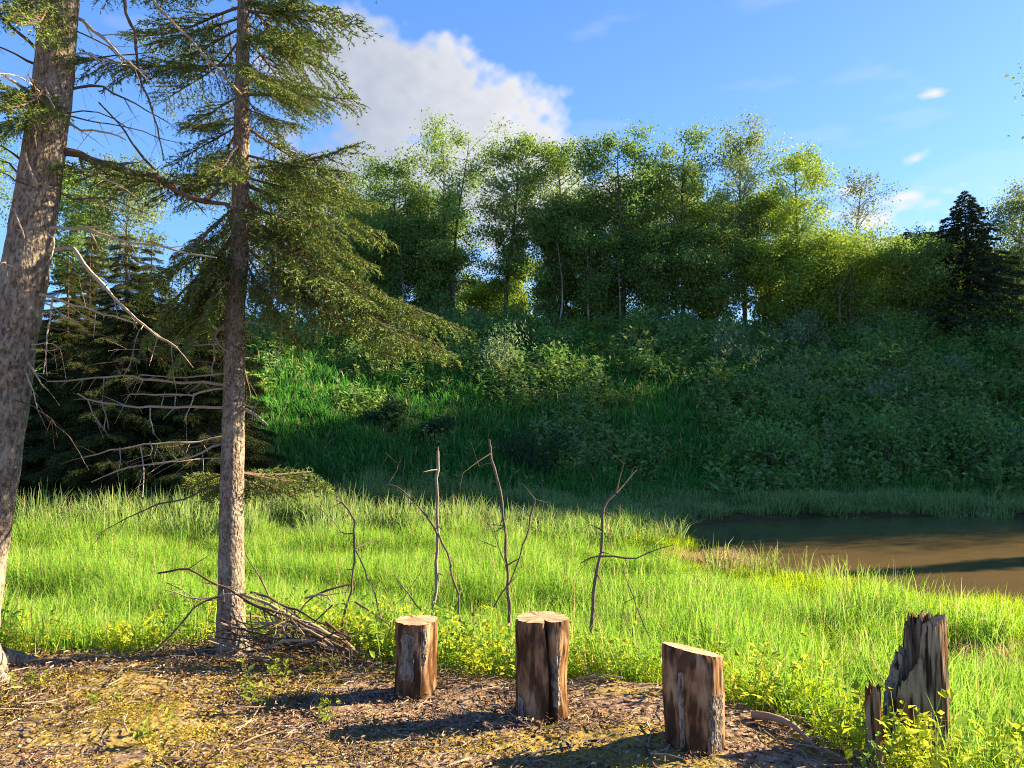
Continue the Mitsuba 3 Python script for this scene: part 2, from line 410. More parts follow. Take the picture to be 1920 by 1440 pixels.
# ---- places of the trees, shrubs, dead branches and sticks, in metres
LEFT_DEAD = {
    'limb': (0.032, 0.012, [(-3.071, 5.000, 3.480), (-3.049, 5.035, 3.486), (-2.946, 5.070, 3.484), (-2.799, 5.105, 3.430), (-2.651, 5.140, 3.386), (-2.501, 5.175, 3.353), (-2.363, 5.210, 3.297), (-2.250, 5.245, 3.243), (-2.166, 5.280, 3.231), (-2.008, 5.315, 3.180), (-1.848, 5.350, 3.132)]),
    'limb_fork': (0.016, 0.008, [(-2.145, 5.230, 3.216), (-2.101, 5.340, 3.319), (-2.040, 5.450, 3.434)]),
    'b1': (0.012, 0.006, [(-2.975, 5.000, 4.414), (-2.842, 4.900, 4.295), (-2.659, 4.800, 4.136), (-2.446, 4.700, 3.947), (-2.319, 4.600, 3.825)]),
    'b2': (0.012, 0.004, [(-2.705, 5.100, 4.815), (-2.698, 5.114, 4.593), (-2.659, 5.129, 4.428), (-2.611, 5.143, 4.195), (-2.567, 5.157, 3.984), (-2.492, 5.171, 3.761), (-2.450, 5.186, 3.596), (-2.431, 5.200, 3.487)]),
    'b3': (0.009, 0.009, [(-2.533, 4.900, 4.652), (-2.423, 5.000, 4.515), (-2.329, 5.100, 4.394), (-2.182, 5.200, 4.254), (-2.066, 5.300, 4.140), (-1.962, 5.400, 4.044)]),
    'b4': (0.011, 0.003, [(-3.021, 5.000, 3.893), (-2.956, 5.060, 3.946), (-2.889, 5.120, 3.997), (-2.649, 5.180, 3.879), (-2.527, 5.240, 3.825), (-2.432, 5.300, 3.788)]),
    'b5': (0.007, 0.003, [(-2.981, 5.000, 4.071), (-2.839, 5.067, 4.149), (-2.729, 5.133, 4.209), (-2.576, 5.200, 4.251)]),
    'b6': (0.012, 0.006, [(-3.205, 5.000, 4.163), (-3.243, 4.950, 4.208), (-3.303, 4.900, 4.262), (-3.367, 4.850, 4.308), (-3.415, 4.800, 4.337)]),
    'b7': (0.008, 0.004, [(-3.216, 5.000, 4.071), (-3.253, 4.933, 4.071), (-3.309, 4.867, 4.092), (-3.377, 4.800, 4.107)]),
    'b8': (0.012, 0.005, [(-3.184, 5.000, 3.819), (-3.197, 4.900, 3.839), (-3.214, 4.800, 3.858), (-3.230, 4.700, 3.846), (-3.238, 4.600, 3.811)]),
    'b9': (0.008, 0.003, [(-3.199, 5.000, 3.819), (-3.134, 4.850, 3.824), (-3.075, 4.700, 3.859)]),
    'b10': (0.008, 0.004, [(-2.992, 5.000, 3.664), (-2.854, 4.900, 3.601), (-2.673, 4.800, 3.528), (-2.451, 4.700, 3.433)]),
    'b11': (0.008, 0.004, [(-3.025, 5.000, 3.385), (-2.844, 4.900, 3.321), (-2.699, 4.800, 3.258), (-2.455, 4.700, 3.134)]),
    'b12': (0.005, 0.009, [(-2.903, 5.200, 3.900), (-2.839, 5.225, 3.834), (-2.736, 5.250, 3.713), (-2.630, 5.275, 3.553), (-2.544, 5.300, 3.446)]),
    'b13': (0.006, 0.003, [(-2.994, 5.000, 3.737), (-2.918, 5.067, 3.781), (-2.789, 5.133, 3.772), (-2.699, 5.200, 3.723)]),
    'b14': (0.006, 0.003, [(-3.077, 5.000, 3.250), (-3.014, 5.050, 3.175), (-2.916, 5.100, 3.183), (-2.779, 5.150, 3.202), (-2.524, 5.200, 3.116)]),
    'b15': (0.012, 0.005, [(-3.019, 4.900, 2.922), (-2.915, 4.867, 2.923), (-2.792, 4.833, 2.907), (-2.548, 4.800, 2.832), (-2.308, 4.767, 2.782), (-2.122, 4.733, 2.730), (-1.865, 4.700, 2.681)]),
    'b16': (0.015, 0.006, [(-3.020, 4.900, 2.773), (-2.925, 4.863, 2.778), (-2.834, 4.825, 2.776), (-2.751, 4.787, 2.698), (-2.579, 4.750, 2.512), (-2.396, 4.713, 2.346), (-2.298, 4.675, 2.244), (-2.163, 4.637, 2.173), (-2.040, 4.600, 2.103)]),
    'b17': (0.011, 0.005, [(-3.072, 4.900, 2.485), (-2.878, 4.833, 2.438), (-2.633, 4.767, 2.362), (-2.344, 4.700, 2.257)]),
    'b18': (0.008, 0.003, [(-3.127, 4.830, 3.629), (-3.069, 4.765, 3.521), (-3.003, 4.700, 3.402)]),
    'b19': (0.009, 0.004, [(-3.163, 4.830, 3.395), (-3.101, 4.765, 3.287), (-3.014, 4.700, 3.161)]),
    'b20': (0.008, 0.004, [(-3.218, 4.830, 3.029), (-3.148, 4.765, 2.930), (-3.061, 4.700, 2.810)]),
    'b21': (0.008, 0.003, [(-3.057, 4.850, 3.831), (-2.981, 4.775, 3.761), (-2.904, 4.700, 3.658)]),
    'b22': (0.006, 0.003, [(-2.994, 4.900, 2.450), (-2.962, 4.833, 2.307), (-2.947, 4.767, 2.161), (-2.901, 4.700, 1.954)]),
    'b23': (0.005, 0.003, [(-3.115, 4.900, 2.156), (-2.967, 4.800, 2.148), (-2.821, 4.700, 2.114)]),
    'b24': (0.005, 0.003, [(-3.114, 4.900, 2.125), (-2.965, 4.800, 2.111), (-2.820, 4.700, 2.094)]),
    'b25': (0.007, 0.003, [(-3.131, 4.900, 2.038), (-3.010, 4.800, 1.944), (-2.884, 4.700, 1.848)]),
    'b26': (0.006, 0.003, [(-3.142, 4.900, 1.969), (-3.071, 4.850, 1.845), (-3.001, 4.800, 1.725)]),
    'b27': (0.008, 0.004, [(-3.038, 4.900, 2.879), (-2.943, 4.833, 2.820), (-2.924, 4.767, 2.724), (-2.914, 4.700, 2.641)]),
    'b28': (0.009, 0.004, [(-3.341, 5.000, 2.689), (-3.249, 4.800, 2.666), (-3.173, 4.600, 2.648)]),
    'b29': (0.008, 0.003, [(-3.253, 5.000, 3.642), (-3.299, 4.933, 3.636), (-3.359, 4.867, 3.594), (-3.382, 4.800, 3.553)]),
    'b30': (0.008, 0.003, [(-3.298, 5.000, 3.414), (-3.327, 4.933, 3.448), (-3.355, 4.867, 3.480), (-3.378, 4.800, 3.475)]),
    'b31': (0.007, 0.003, [(-3.301, 5.000, 3.305), (-3.309, 4.900, 3.360), (-3.331, 4.800, 3.342)]),
    'b32': (0.006, 0.003, [(-3.049, 4.900, 2.429), (-2.945, 4.833, 2.390), (-2.828, 4.767, 2.324), (-2.706, 4.700, 2.254)]),
    'b33': (0.005, 0.002, [(-2.821, 5.000, 3.941), (-2.800, 5.050, 4.028), (-2.710, 5.100, 4.173)]),
    'b34': (0.005, 0.002, [(-3.029, 5.000, 3.893), (-2.989, 5.050, 3.990), (-2.946, 5.100, 4.059)]),
}
SPRUCE_DEAD = {
    's1': (0.012, 0.005, [(-2.121, 5.600, 1.935), (-2.377, 5.533, 1.954), (-2.580, 5.467, 1.969), (-2.739, 5.400, 1.984), (-2.893, 5.333, 1.968), (-3.079, 5.267, 1.952), (-3.204, 5.200, 1.929)]),
    's2': (0.012, 0.005, [(-2.125, 5.600, 1.769), (-2.405, 5.520, 1.763), (-2.676, 5.440, 1.764), (-2.826, 5.360, 1.781), (-2.933, 5.280, 1.811), (-2.981, 5.200, 1.841)]),
    's3': (0.009, 0.004, [(-2.128, 5.600, 1.911), (-2.322, 5.500, 1.874), (-2.507, 5.400, 1.862), (-2.684, 5.300, 1.846)]),
    's4': (0.009, 0.005, [(-2.158, 5.700, 1.556), (-2.372, 5.640, 1.529), (-2.581, 5.580, 1.514), (-2.784, 5.520, 1.480), (-2.906, 5.460, 1.444), (-3.024, 5.400, 1.408)]),
    's5': (0.01, 0.004, [(-2.127, 5.600, 1.502), (-2.197, 5.550, 1.480), (-2.272, 5.500, 1.427), (-2.516, 5.450, 1.353), (-2.719, 5.400, 1.333), (-2.823, 5.350, 1.290), (-2.925, 5.300, 1.245)]),
    's6': (0.01, 0.006, [(-2.124, 5.600, 2.395), (-2.171, 5.562, 2.326), (-2.183, 5.525, 2.282), (-2.139, 5.487, 2.223), (-2.055, 5.450, 2.180)]),
    's7': (0.006, 0.003, [(-2.434, 5.400, 2.236), (-2.415, 5.367, 2.099), (-2.383, 5.333, 2.002), (-2.347, 5.300, 1.909)]),
    's8': (0.013, 0.008, [(-1.983, 5.600, 1.761), (-1.885, 5.500, 1.724), (-1.766, 5.400, 1.668)]),
    's9': (0.009, 0.005, [(-1.988, 5.600, 1.793), (-1.870, 5.500, 1.751)]),
    's10': (0.01, 0.006, [(-1.997, 5.600, 2.403), (-1.907, 5.500, 2.389), (-1.803, 5.400, 2.370)]),
    's11': (0.009, 0.004, [(-1.987, 5.600, 2.659), (-1.794, 5.500, 2.589), (-1.608, 5.400, 2.525), (-1.351, 5.300, 2.428), (-1.244, 5.200, 2.390)]),
    's12': (0.005, 0.004, [(-1.644, 5.400, 2.409), (-1.644, 5.375, 2.233), (-1.661, 5.350, 2.120)]),
    's13': (0.01, 0.003, [(-2.115, 5.650, 1.191), (-2.267, 5.600, 1.159), (-2.439, 5.550, 1.094), (-2.569, 5.500, 1.053), (-2.696, 5.450, 0.990), (-2.864, 5.400, 0.906)]),
    's14': (0.005, 0.003, [(-2.666, 5.400, 2.324), (-2.695, 5.350, 2.116), (-2.726, 5.300, 1.977)]),
    's15': (0.006, 0.003, [(-2.171, 5.500, 2.217), (-2.153, 5.450, 2.107), (-2.138, 5.400, 1.999)]),
    's16': (0.007, 0.003, [(-2.168, 5.500, 2.228), (-2.288, 5.400, 2.213), (-2.359, 5.300, 2.224)]),
    's17': (0.005, 0.003, [(-2.573, 5.400, 1.771), (-2.539, 5.350, 1.683), (-2.505, 5.300, 1.582)]),
    's18': (0.005, 0.003, [(-2.923, 5.400, 1.809), (-2.871, 5.350, 1.720), (-2.844, 5.300, 1.596)]),
    's19': (0.005, 0.003, [(-3.019, 5.400, 1.816), (-2.938, 5.350, 1.709), (-2.863, 5.300, 1.626)]),
    's20': (0.005, 0.003, [(-2.633, 5.400, 1.483), (-2.598, 5.367, 1.383), (-2.570, 5.333, 1.236), (-2.548, 5.300, 1.146)]),
    's21': (0.005, 0.003, [(-2.780, 5.400, 1.476), (-2.722, 5.300, 1.374)]),
    's22': (0.005, 0.003, [(-2.566, 5.400, 1.521), (-2.501, 5.300, 1.422)]),
    's23': (0.005, 0.003, [(-2.910, 5.400, 1.972), (-2.861, 5.300, 1.887)]),
    's24': (0.006, 0.003, [(-2.264, 5.400, 1.862), (-2.257, 5.350, 1.795), (-2.288, 5.300, 1.671)]),
    's25': (0.008, 0.004, [(-2.164, 5.600, 2.579), (-2.266, 5.567, 2.454), (-2.387, 5.533, 2.362), (-2.448, 5.500, 2.248)]),
    's26': (0.006, 0.003, [(-2.403, 5.400, 2.228), (-2.322, 5.350, 2.135), (-2.324, 5.300, 2.044)]),
    's27': (0.008, 0.004, [(-2.123, 5.600, 2.022), (-2.247, 5.500, 1.991), (-2.397, 5.400, 1.991), (-2.577, 5.300, 1.992)]),
}
SAPLINGS = {
    'a': (0.022, 0.016, [(-0.631, 6.100, -0.050), (-0.614, 6.117, 0.319), (-0.604, 6.133, 0.525), (-0.590, 6.150, 0.734), (-0.602, 6.167, 0.987), (-0.613, 6.183, 1.199), (-0.599, 6.200, 1.431)]),
    'a1': (0.012, 0.006, [(-0.587, 6.120, 0.759), (-0.686, 6.156, 0.924), (-0.777, 6.192, 1.027), (-0.869, 6.228, 1.101), (-0.954, 6.264, 1.142), (-1.047, 6.300, 1.148)]),
    'a2': (0.012, 0.009, [(-0.586, 6.100, 0.783), (-0.481, 6.033, 0.543), (-0.405, 5.967, 0.351), (-0.383, 5.900, 0.044)]),
    'a3': (0.006, 0.004, [(-1.012, 6.300, 1.170), (-0.952, 6.300, 1.314)]),
    'b': (0.022, 0.012, [(-0.017, 6.300, -0.105), (-0.022, 6.314, 0.213), (-0.035, 6.329, 0.491), (-0.053, 6.343, 0.706), (-0.080, 6.357, 0.924), (-0.111, 6.371, 1.143), (-0.170, 6.386, 1.364), (-0.188, 6.400, 1.515)]),
    'b1': (0.008, 0.003, [(-0.179, 6.380, 1.408), (-0.244, 6.344, 1.374), (-0.287, 6.308, 1.340), (-0.329, 6.272, 1.316), (-0.392, 6.236, 1.282), (-0.424, 6.200, 1.164)]),
    'b2': (0.008, 0.01, [(-0.152, 6.300, 0.152), (-0.043, 6.275, 0.350), (0.043, 6.250, 0.526), (0.130, 6.225, 0.766), (0.208, 6.200, 1.043)]),
    'b3': (0.007, 0.004, [(-0.052, 6.300, 0.505), (-0.096, 6.275, 0.608), (-0.130, 6.250, 0.720), (-0.182, 6.225, 0.852), (-0.251, 6.200, 0.983)]),
    'b4': (0.006, 0.003, [(-0.169, 6.360, 1.329), (-0.233, 6.407, 1.327), (-0.271, 6.453, 1.289), (-0.309, 6.500, 1.350)]),
    'b5': (0.005, 0.003, [(-0.127, 6.300, 0.643), (-0.212, 6.350, 0.662), (-0.285, 6.400, 0.707)]),
    'c': (0.021, 0.012, [(0.524, 5.400, -0.087), (0.535, 5.429, -0.016), (0.558, 5.457, 0.272), (0.589, 5.486, 0.451), (0.632, 5.514, 0.672), (0.663, 5.543, 0.857), (0.676, 5.571, 1.065), (0.762, 5.600, 1.140)]),
    'c1': (0.01, 0.004, [(0.762, 5.600, 1.140), (0.853, 5.650, 1.226), (0.925, 5.700, 1.294)]),
    'c2': (0.009, 0.003, [(0.762, 5.600, 1.140), (0.779, 5.550, 1.240), (0.808, 5.500, 1.366)]),
    'c3': (0.011, 0.004, [(0.634, 5.500, 0.700), (0.757, 5.450, 0.709), (0.881, 5.400, 0.698), (0.966, 5.350, 0.747), (1.112, 5.300, 0.810)]),
    'c4': (0.009, 0.004, [(0.634, 5.500, 0.700), (0.583, 5.600, 0.673), (0.522, 5.700, 0.617)]),
    'c5': (0.007, 0.004, [(0.674, 5.560, 1.008), (0.701, 5.530, 1.004), (0.728, 5.500, 0.984)]),
    'd': (0.014, 0.011, [(-1.325, 6.000, 0.038), (-1.302, 6.017, 0.176), (-1.254, 6.033, 0.419), (-1.231, 6.050, 0.623), (-1.232, 6.067, 0.745), (-1.254, 6.083, 0.890), (-1.340, 6.100, 1.023)]),
    'd1': (0.008, 0.004, [(-1.232, 6.050, 0.673), (-1.171, 6.125, 0.695), (-1.069, 6.200, 0.718)]),
    'd2': (0.008, 0.006, [(-1.232, 6.050, 0.656), (-1.125, 5.967, 0.473), (-1.038, 5.883, 0.308), (-0.953, 5.800, 0.090)]),
    'd3': (0.007, 0.003, [(-1.256, 6.100, 0.783), (-1.373, 6.167, 0.774), (-1.477, 6.233, 0.915), (-1.625, 6.300, 0.995)]),
    'e': (0.01, 0.006, [(-1.795, 5.900, 0.204), (-1.901, 5.967, 0.351), (-2.009, 6.033, 0.502), (-2.118, 6.100, 0.623)]),
    'f': (0.01, 0.006, [(-0.663, 6.000, 0.139), (-0.713, 6.067, 0.185), (-0.815, 6.133, 0.295), (-0.928, 6.200, 0.412)]),
    'g': (0.006, 0.003, [(-1.185, 6.600, -0.052), (-0.987, 6.633, 0.121), (-0.786, 6.667, 0.363), (-0.745, 6.700, 0.518)]),
    'h': (0.008, 0.004, [(0.867, 5.600, -0.180), (0.896, 5.650, 0.071), (0.926, 5.700, 0.290), (0.877, 5.750, 0.475), (0.825, 5.800, 0.584)]),
    'h1': (0.006, 0.003, [(0.918, 5.650, 0.301), (0.999, 5.675, 0.103), (1.118, 5.700, -0.181)]),
    'h2': (0.005, 0.003, [(0.907, 5.650, 0.378), (0.825, 5.675, 0.334), (0.786, 5.700, 0.058)]),
}
BRUSH = {
    'q1': (0.01, 0.016, [(-2.463, 5.350, 0.608), (-2.350, 5.336, 0.625), (-2.233, 5.321, 0.642), (-2.060, 5.307, 0.561), (-1.906, 5.293, 0.492), (-1.606, 5.279, 0.351), (-1.308, 5.264, 0.240), (-1.104, 5.250, 0.151)]),
    'q2': (0.005, 0.01, [(-2.386, 5.300, 0.505), (-2.312, 5.300, 0.490), (-2.201, 5.300, 0.440), (-2.091, 5.300, 0.436), (-1.945, 5.300, 0.472), (-1.827, 5.300, 0.479)]),
    'q3': (0.012, 0.01, [(-2.399, 5.150, 0.109), (-2.319, 5.188, 0.203), (-2.203, 5.225, 0.335), (-2.083, 5.263, 0.448), (-2.018, 5.300, 0.472)]),
    'q4': (0.018, 0.02, [(-1.907, 5.400, 0.458), (-1.750, 5.380, 0.422), (-1.594, 5.360, 0.346), (-1.402, 5.340, 0.271), (-1.174, 5.320, 0.161), (-1.081, 5.300, 0.094)]),
    'q5': (0.014, 0.018, [(-1.859, 5.350, 0.425), (-1.690, 5.312, 0.354), (-1.457, 5.275, 0.280), (-1.265, 5.237, 0.194), (-1.093, 5.200, 0.116)]),
    'q6': (0.018, 0.014, [(-1.693, 5.250, 0.101), (-1.589, 5.237, 0.165), (-1.496, 5.225, 0.186), (-1.348, 5.213, 0.183), (-1.201, 5.200, 0.140)]),
    'q7': (0.014, 0.012, [(-1.866, 5.500, 0.448), (-1.705, 5.475, 0.409), (-1.583, 5.450, 0.340), (-1.349, 5.425, 0.261), (-1.155, 5.400, 0.175)]),
    'q8': (0.01, 0.01, [(-1.663, 5.300, 0.137), (-1.559, 5.250, 0.268), (-1.481, 5.200, 0.369)]),
    'q9': (0.009, 0.01, [(-1.451, 5.250, 0.293), (-1.370, 5.225, 0.204), (-1.290, 5.200, 0.116)]),
    'q10': (0.01, 0.012, [(-1.739, 5.300, 0.281), (-1.564, 5.267, 0.282), (-1.409, 5.233, 0.255), (-1.219, 5.200, 0.158)]),
    'q11': (0.008, 0.012, [(-1.493, 5.400, 0.315), (-1.445, 5.425, 0.397), (-1.388, 5.450, 0.440), (-1.270, 5.475, 0.480), (-1.151, 5.500, 0.493)]),
    'q12': (0.012, 0.008, [(-1.450, 5.400, 0.425), (-1.346, 5.400, 0.462), (-1.278, 5.400, 0.440), (-1.263, 5.400, 0.403)]),
    'q13': (0.012, 0.01, [(-1.524, 5.200, 0.140), (-1.431, 5.188, 0.161), (-1.285, 5.175, 0.207), (-1.140, 5.163, 0.252), (-1.059, 5.150, 0.221)]),
    'q14': (0.006, 0.004, [(-2.197, 5.400, 0.403), (-2.280, 5.417, 0.466), (-2.371, 5.433, 0.499), (-2.440, 5.450, 0.526)]),
    'q15': (0.012, 0.012, [(-1.282, 5.300, 0.292), (-1.170, 5.300, 0.202), (-1.089, 5.300, 0.112)]),
    'q16': (0.008, 0.006, [(-1.612, 5.300, 0.346), (-1.620, 5.275, 0.208), (-1.635, 5.250, 0.101)]),
    'q17': (0.012, 0.006, [(-1.123, 5.500, 0.381), (-1.027, 5.500, 0.328), (-0.931, 5.500, 0.269), (-0.843, 5.500, 0.194)]),
    'q18': (0.007, 0.005, [(-2.138, 5.320, 0.551), (-2.025, 5.313, 0.538), (-1.930, 5.307, 0.532), (-1.872, 5.300, 0.497)]),
    'q19': (0.01, 0.012, [(-1.409, 5.300, 0.238), (-1.294, 5.283, 0.206), (-1.162, 5.267, 0.122), (-1.129, 5.250, 0.087)]),
}
LEFT_TRUNK = [(-3.067, 5.000, 4.752, 0.112), (-3.077, 5.000, 4.526, 0.114), (-3.109, 5.000, 3.830, 0.121), (-3.184, 5.000, 3.141, 0.132), (-3.248, 5.000, 2.599, 0.142), (-3.326, 5.000, 2.153, 0.151), (-3.368, 5.000, 1.712, 0.158), (-3.442, 5.000, 1.137, 0.169), (-3.487, 5.000, 0.810, 0.176), (-3.519, 5.000, 0.587, 0.183), (-3.559, 5.000, 0.247, 0.204), (-3.580, 5.000, 0.095, 0.281)]
SPRUCE_TRUNK = [(-2.047, 5.600, 4.877, 0.043), (-2.044, 5.600, 4.375, 0.051), (-2.039, 5.600, 3.788, 0.059), (-2.036, 5.600, 2.900, 0.065), (-2.058, 5.600, 2.471, 0.071), (-2.053, 5.600, 1.726, 0.079), (-2.051, 5.600, 1.082, 0.085), (-2.044, 5.600, 0.466, 0.091), (-2.034, 5.600, 0.161, 0.102), (-2.027, 5.600, 0.028, 0.122)]
SPRUCE_BOUGHS = [(4.79, (-1.16, 5.70, 4.76)), (4.63, (-1.17, 5.30, 4.09)), (4.71, (-1.54, 5.90, 4.57)), (4.75, (-2.71, 5.50, 4.47)), (4.67, (-2.73, 6.00, 4.55)), (4.42, (-1.42, 5.00, 3.84)), (4.88, (-1.23, 5.30, 4.62)), (4.58, (-1.45, 5.00, 4.30)), (4.33, (-1.51, 5.80, 4.28)), (4.04, (-1.55, 5.40, 3.82)), (3.98, (-2.37, 5.30, 3.76)), (3.92, (-2.57, 5.60, 3.58)), (3.76, (-2.01, 5.00, 3.34)), (3.67, (-1.69, 5.90, 3.57)), (3.63, (-2.53, 6.00, 3.56)), (3.56, (-1.17, 5.60, 3.75)), (3.51, (-1.02, 5.60, 3.31)), (3.47, (-0.89, 5.30, 2.98)), (3.35, (-1.07, 5.90, 2.89)), (3.22, (-0.86, 5.50, 2.56)), (3.14, (-0.40, 5.60, 2.37)), (3.10, (-0.47, 5.40, 2.16)), (3.10, (-0.70, 5.20, 2.21)), (3.02, (-1.29, 5.90, 2.46)), (2.98, (-1.32, 5.20, 2.29)), (2.94, (-1.58, 5.60, 2.26)), (3.31, (-1.35, 5.10, 3.01)), (3.18, (-0.67, 5.90, 2.46)), (3.26, (-0.99, 5.15, 2.50)), (3.00, (-0.93, 5.70, 2.21)), (3.37, (-1.92, 6.00, 3.04)), (3.14, (-2.48, 5.30, 2.41)), (3.10, (-2.61, 5.30, 2.22)), (3.06, (-2.35, 5.20, 2.03)), (3.22, (-2.80, 5.60, 2.58)), (3.31, (-2.33, 5.20, 2.81)), (3.02, (-2.46, 5.70, 2.35)), (3.18, (-2.77, 5.90, 2.80)), (3.04, (-2.60, 5.50, 2.15)), (1.30, (-1.48, 6.10, 1.18)), (1.28, (-1.65, 5.90, 1.09)), (1.31, (-2.00, 6.50, 1.22)), (1.29, (-2.49, 6.20, 1.22)), (1.30, (-1.66, 6.40, 1.25)), (1.28, (-2.37, 6.40, 1.12))]
LEFT_BOUGHS = [(3.97, (-3.01, 4.40, 3.50)), (3.82, (-3.24, 4.60, 3.47)), (3.89, (-3.82, 5.20, 3.91)), (4.53, (-2.90, 4.40, 4.03)), (4.75, (-3.07, 4.60, 4.22)), (3.78, (-3.15, 4.50, 3.73)), (3.73, (-3.45, 4.80, 3.48)), (4.71, (-3.38, 4.80, 4.30))]
DARK_SPRUCES = [(-8.7, 22.0, 8.2, 2.4, 'dark spruce just left of the slim foreground spruce, beside the shaded bank'),
    (-11.0, 21.5, 8.6, 2.6, 'dark spruce halfway between the leaning trunk and the slim spruce'),
    (-13.2, 22.5, 8.0, 2.5, 'dark spruce just right of the leaning trunk, at the back of the marsh'),
    (-15.6, 21.5, 8.3, 2.4, 'dark spruce mostly hidden behind the leaning trunk at the left edge'),
    (-9.9, 25.0, 9.2, 2.6, 'dark spruce standing higher up behind the other dark spruces'),
    (-12.2, 25.5, 9.4, 2.7, 'dark spruce filling the gap behind the long pale dead branch'),
    (-14.6, 26.0, 8.4, 2.5, 'dark spruce in the second row right of the leaning trunk'),
    (-16.9, 30.5, 9.0, 1.5, 'small pointed dark spruce whose top stands against the sky at the left')]
# trees along the top of the bank: x, y, height, crown radius, kind, seed, label
HILL_TREES = [
    (-3.9, 47.0, 13.2, 2.9, 'alder', 1, 'tall light green tree with a forked dark trunk, left of the sky gap'),
    (-7.6, 47.5, 11.0, 2.3, 'dense', 2, 'dark green tree at the left end of the row, beside the spruce boughs'),
    (-0.4, 48.0, 12.6, 1.5, 'alder', 3, 'slender tree with a bare dark trunk right of the sky gap'),
    (3.3, 48.0, 12.6, 2.0, 'alder', 4, 'airy tree with pale top twigs right of the slender dark trunk'),
    (7.0, 47.0, 12.4, 2.6, 'dense', 5, 'dark leafy tree in the middle of the row'),
    (10.6, 47.0, 12.8, 2.6, 'alder', 6, 'broad bright green tree with a dark lower crown, left of the tallest tree'),
    (14.9, 48.5, 13.8, 2.0, 'sparse', 7, 'tallest tree of the row, sparse pale crown and grey trunk'),
    (18.2, 47.0, 11.6, 2.3, 'yellow', 8, 'yellow green tree right of the tallest tree'),
    (21.2, 48.0, 10.3, 1.3, 'twiggy', 9, 'thin leaning tree with nearly bare top branches'),
    (20.0, 45.5, 6.3, 2.4, 'yellow', 10, 'low bushy yellow green tree with a cluster of slender stems'),
    (25.0, 50.0, 6.2, 2.6, 'yellow', 11, 'round yellow green tree left of the dark spruce'),
    (24.4, 46.0, 5.2, 2.3, 'alder', 12, 'low round dark green tree in front of the round yellow tree'),
    (32.5, 49.0, 9.0, 2.0, 'sparse', 13, 'pale airy tree at the right edge behind the dark spruce'),
    (35.0, 51.0, 7.5, 2.2, 'yellow', 14, 'yellowish tree at the far right edge'),
    (5.0, 49.5, 9.6, 2.0, 'dense', 15, 'dark tree behind the airy tree, in the thick of the row'),
    (12.9, 50.0, 9.2, 1.9, 'yellow', 16, 'yellow green tree showing low behind the tallest tree'),
    (-5.9, 50.0, 10.0, 2.2, 'dense', 17, 'dark tree behind the forked trunk at the left end of the row'),
    (-11.5, 49.0, 9.8, 2.5, 'alder', 18, 'green tree half hidden by the spruce boughs'),
    (-20.5, 40.0, 9.5, 1.8, 'sparse', 19, 'pale tree against the sky left of the slim spruce'),
    (-24.5, 42.0, 8.5, 2.0, 'alder', 20, 'bright green treetop between the pointed spruce and the slim spruce'),
    (-33.0, 43.0, 12.5, 2.6, 'alder', 21, 'green tree at the left edge behind the leaning trunk'),
    (-2.6, 58.0, 5.4, 2.0, 'yellow', 22, 'sunlit bush-like tree far behind the sky gap'),
    (0.6, 57.0, 6.4, 2.1, 'yellow', 23, 'sunlit low tree far behind the slender trunk'),
    (2.2, 47.0, 7.8, 1.7, 'dense', 24, 'dark low tree right of the slender trunk'),
    (8.8, 49.0, 11.0, 2.0, 'alder', 25, 'green tree between the dark leafy tree and the broad bright tree'),
    (16.6, 50.0, 9.5, 2.0, 'alder', 26, 'green tree filling in right of the tallest tree'),
    (28.0, 52.0, 6.3, 2.2, 'yellow', 27, 'yellow green tree close behind the dark spruce'),
    (-4.9, 46.6, 7.0, 1.8, 'dense', 28, 'dark low tree at the foot of the forked trunk'),
    (-15.0, 47.0, 10.0, 2.4, 'dense', 29, 'dark green tree behind the slim spruce trunk'),
    (22.8, 52.0, 6.2, 2.2, 'yellow', 30, 'yellow tree behind the thin leaning tree'),
    (-9.5, 51.0, 10.2, 2.6, 'dense', 31, 'dark tree in the second row behind the left end of the row'),
    (3.6, 51.5, 10.0, 2.6, 'dense', 32, 'dark tree in the second row behind the airy tree'),
    (7.4, 52.0, 10.8, 2.6, 'dense', 33, 'dark tree in the second row behind the dark leafy tree'),
    (11.4, 52.0, 11.0, 2.6, 'alder', 34, 'green tree in the second row behind the broad bright tree'),
    (14.6, 53.0, 9.2, 2.4, 'dense', 35, 'dark tree in the second row low behind the tallest tree'),
    (18.8, 51.5, 9.4, 2.5, 'yellow', 36, 'yellow green tree in the second row behind its front neighbour'),
    (20.6, 54.0, 6.8, 2.5, 'alder', 37, 'green tree in the second row left of the mountain gap'),
    (31.0, 54.0, 7.2, 2.5, 'yellow', 38, 'yellow green tree in the second row right of the dark spruce'),
    (-5.2, 53.0, 9.6, 2.4, 'alder', 39, 'green tree in the second row behind the forked trunk'),
    (5.6, 46.4, 6.2, 1.9, 'dense', 40, 'low dark tree at the front between slender pale trunks'),
    (9.2, 46.0, 6.4, 2.0, 'dense', 41, 'low dark tree at the front left of the broad bright tree'),
    (12.6, 46.4, 6.4, 2.0, 'alder', 42, 'low green tree at the front right of the broad bright tree'),
    (15.8, 46.2, 5.6, 1.9, 'yellow', 43, 'low yellow green tree at the foot of the tallest tree'),
    (-1.6, 60.0, 5.0, 2.2, 'yellow', 44, 'sunlit round bush tree farthest back in the gap'),
    (-9.0, 46.2, 6.5, 2.1, 'dense', 45, 'low dark tree at the front left end, above the spruce boughs')]
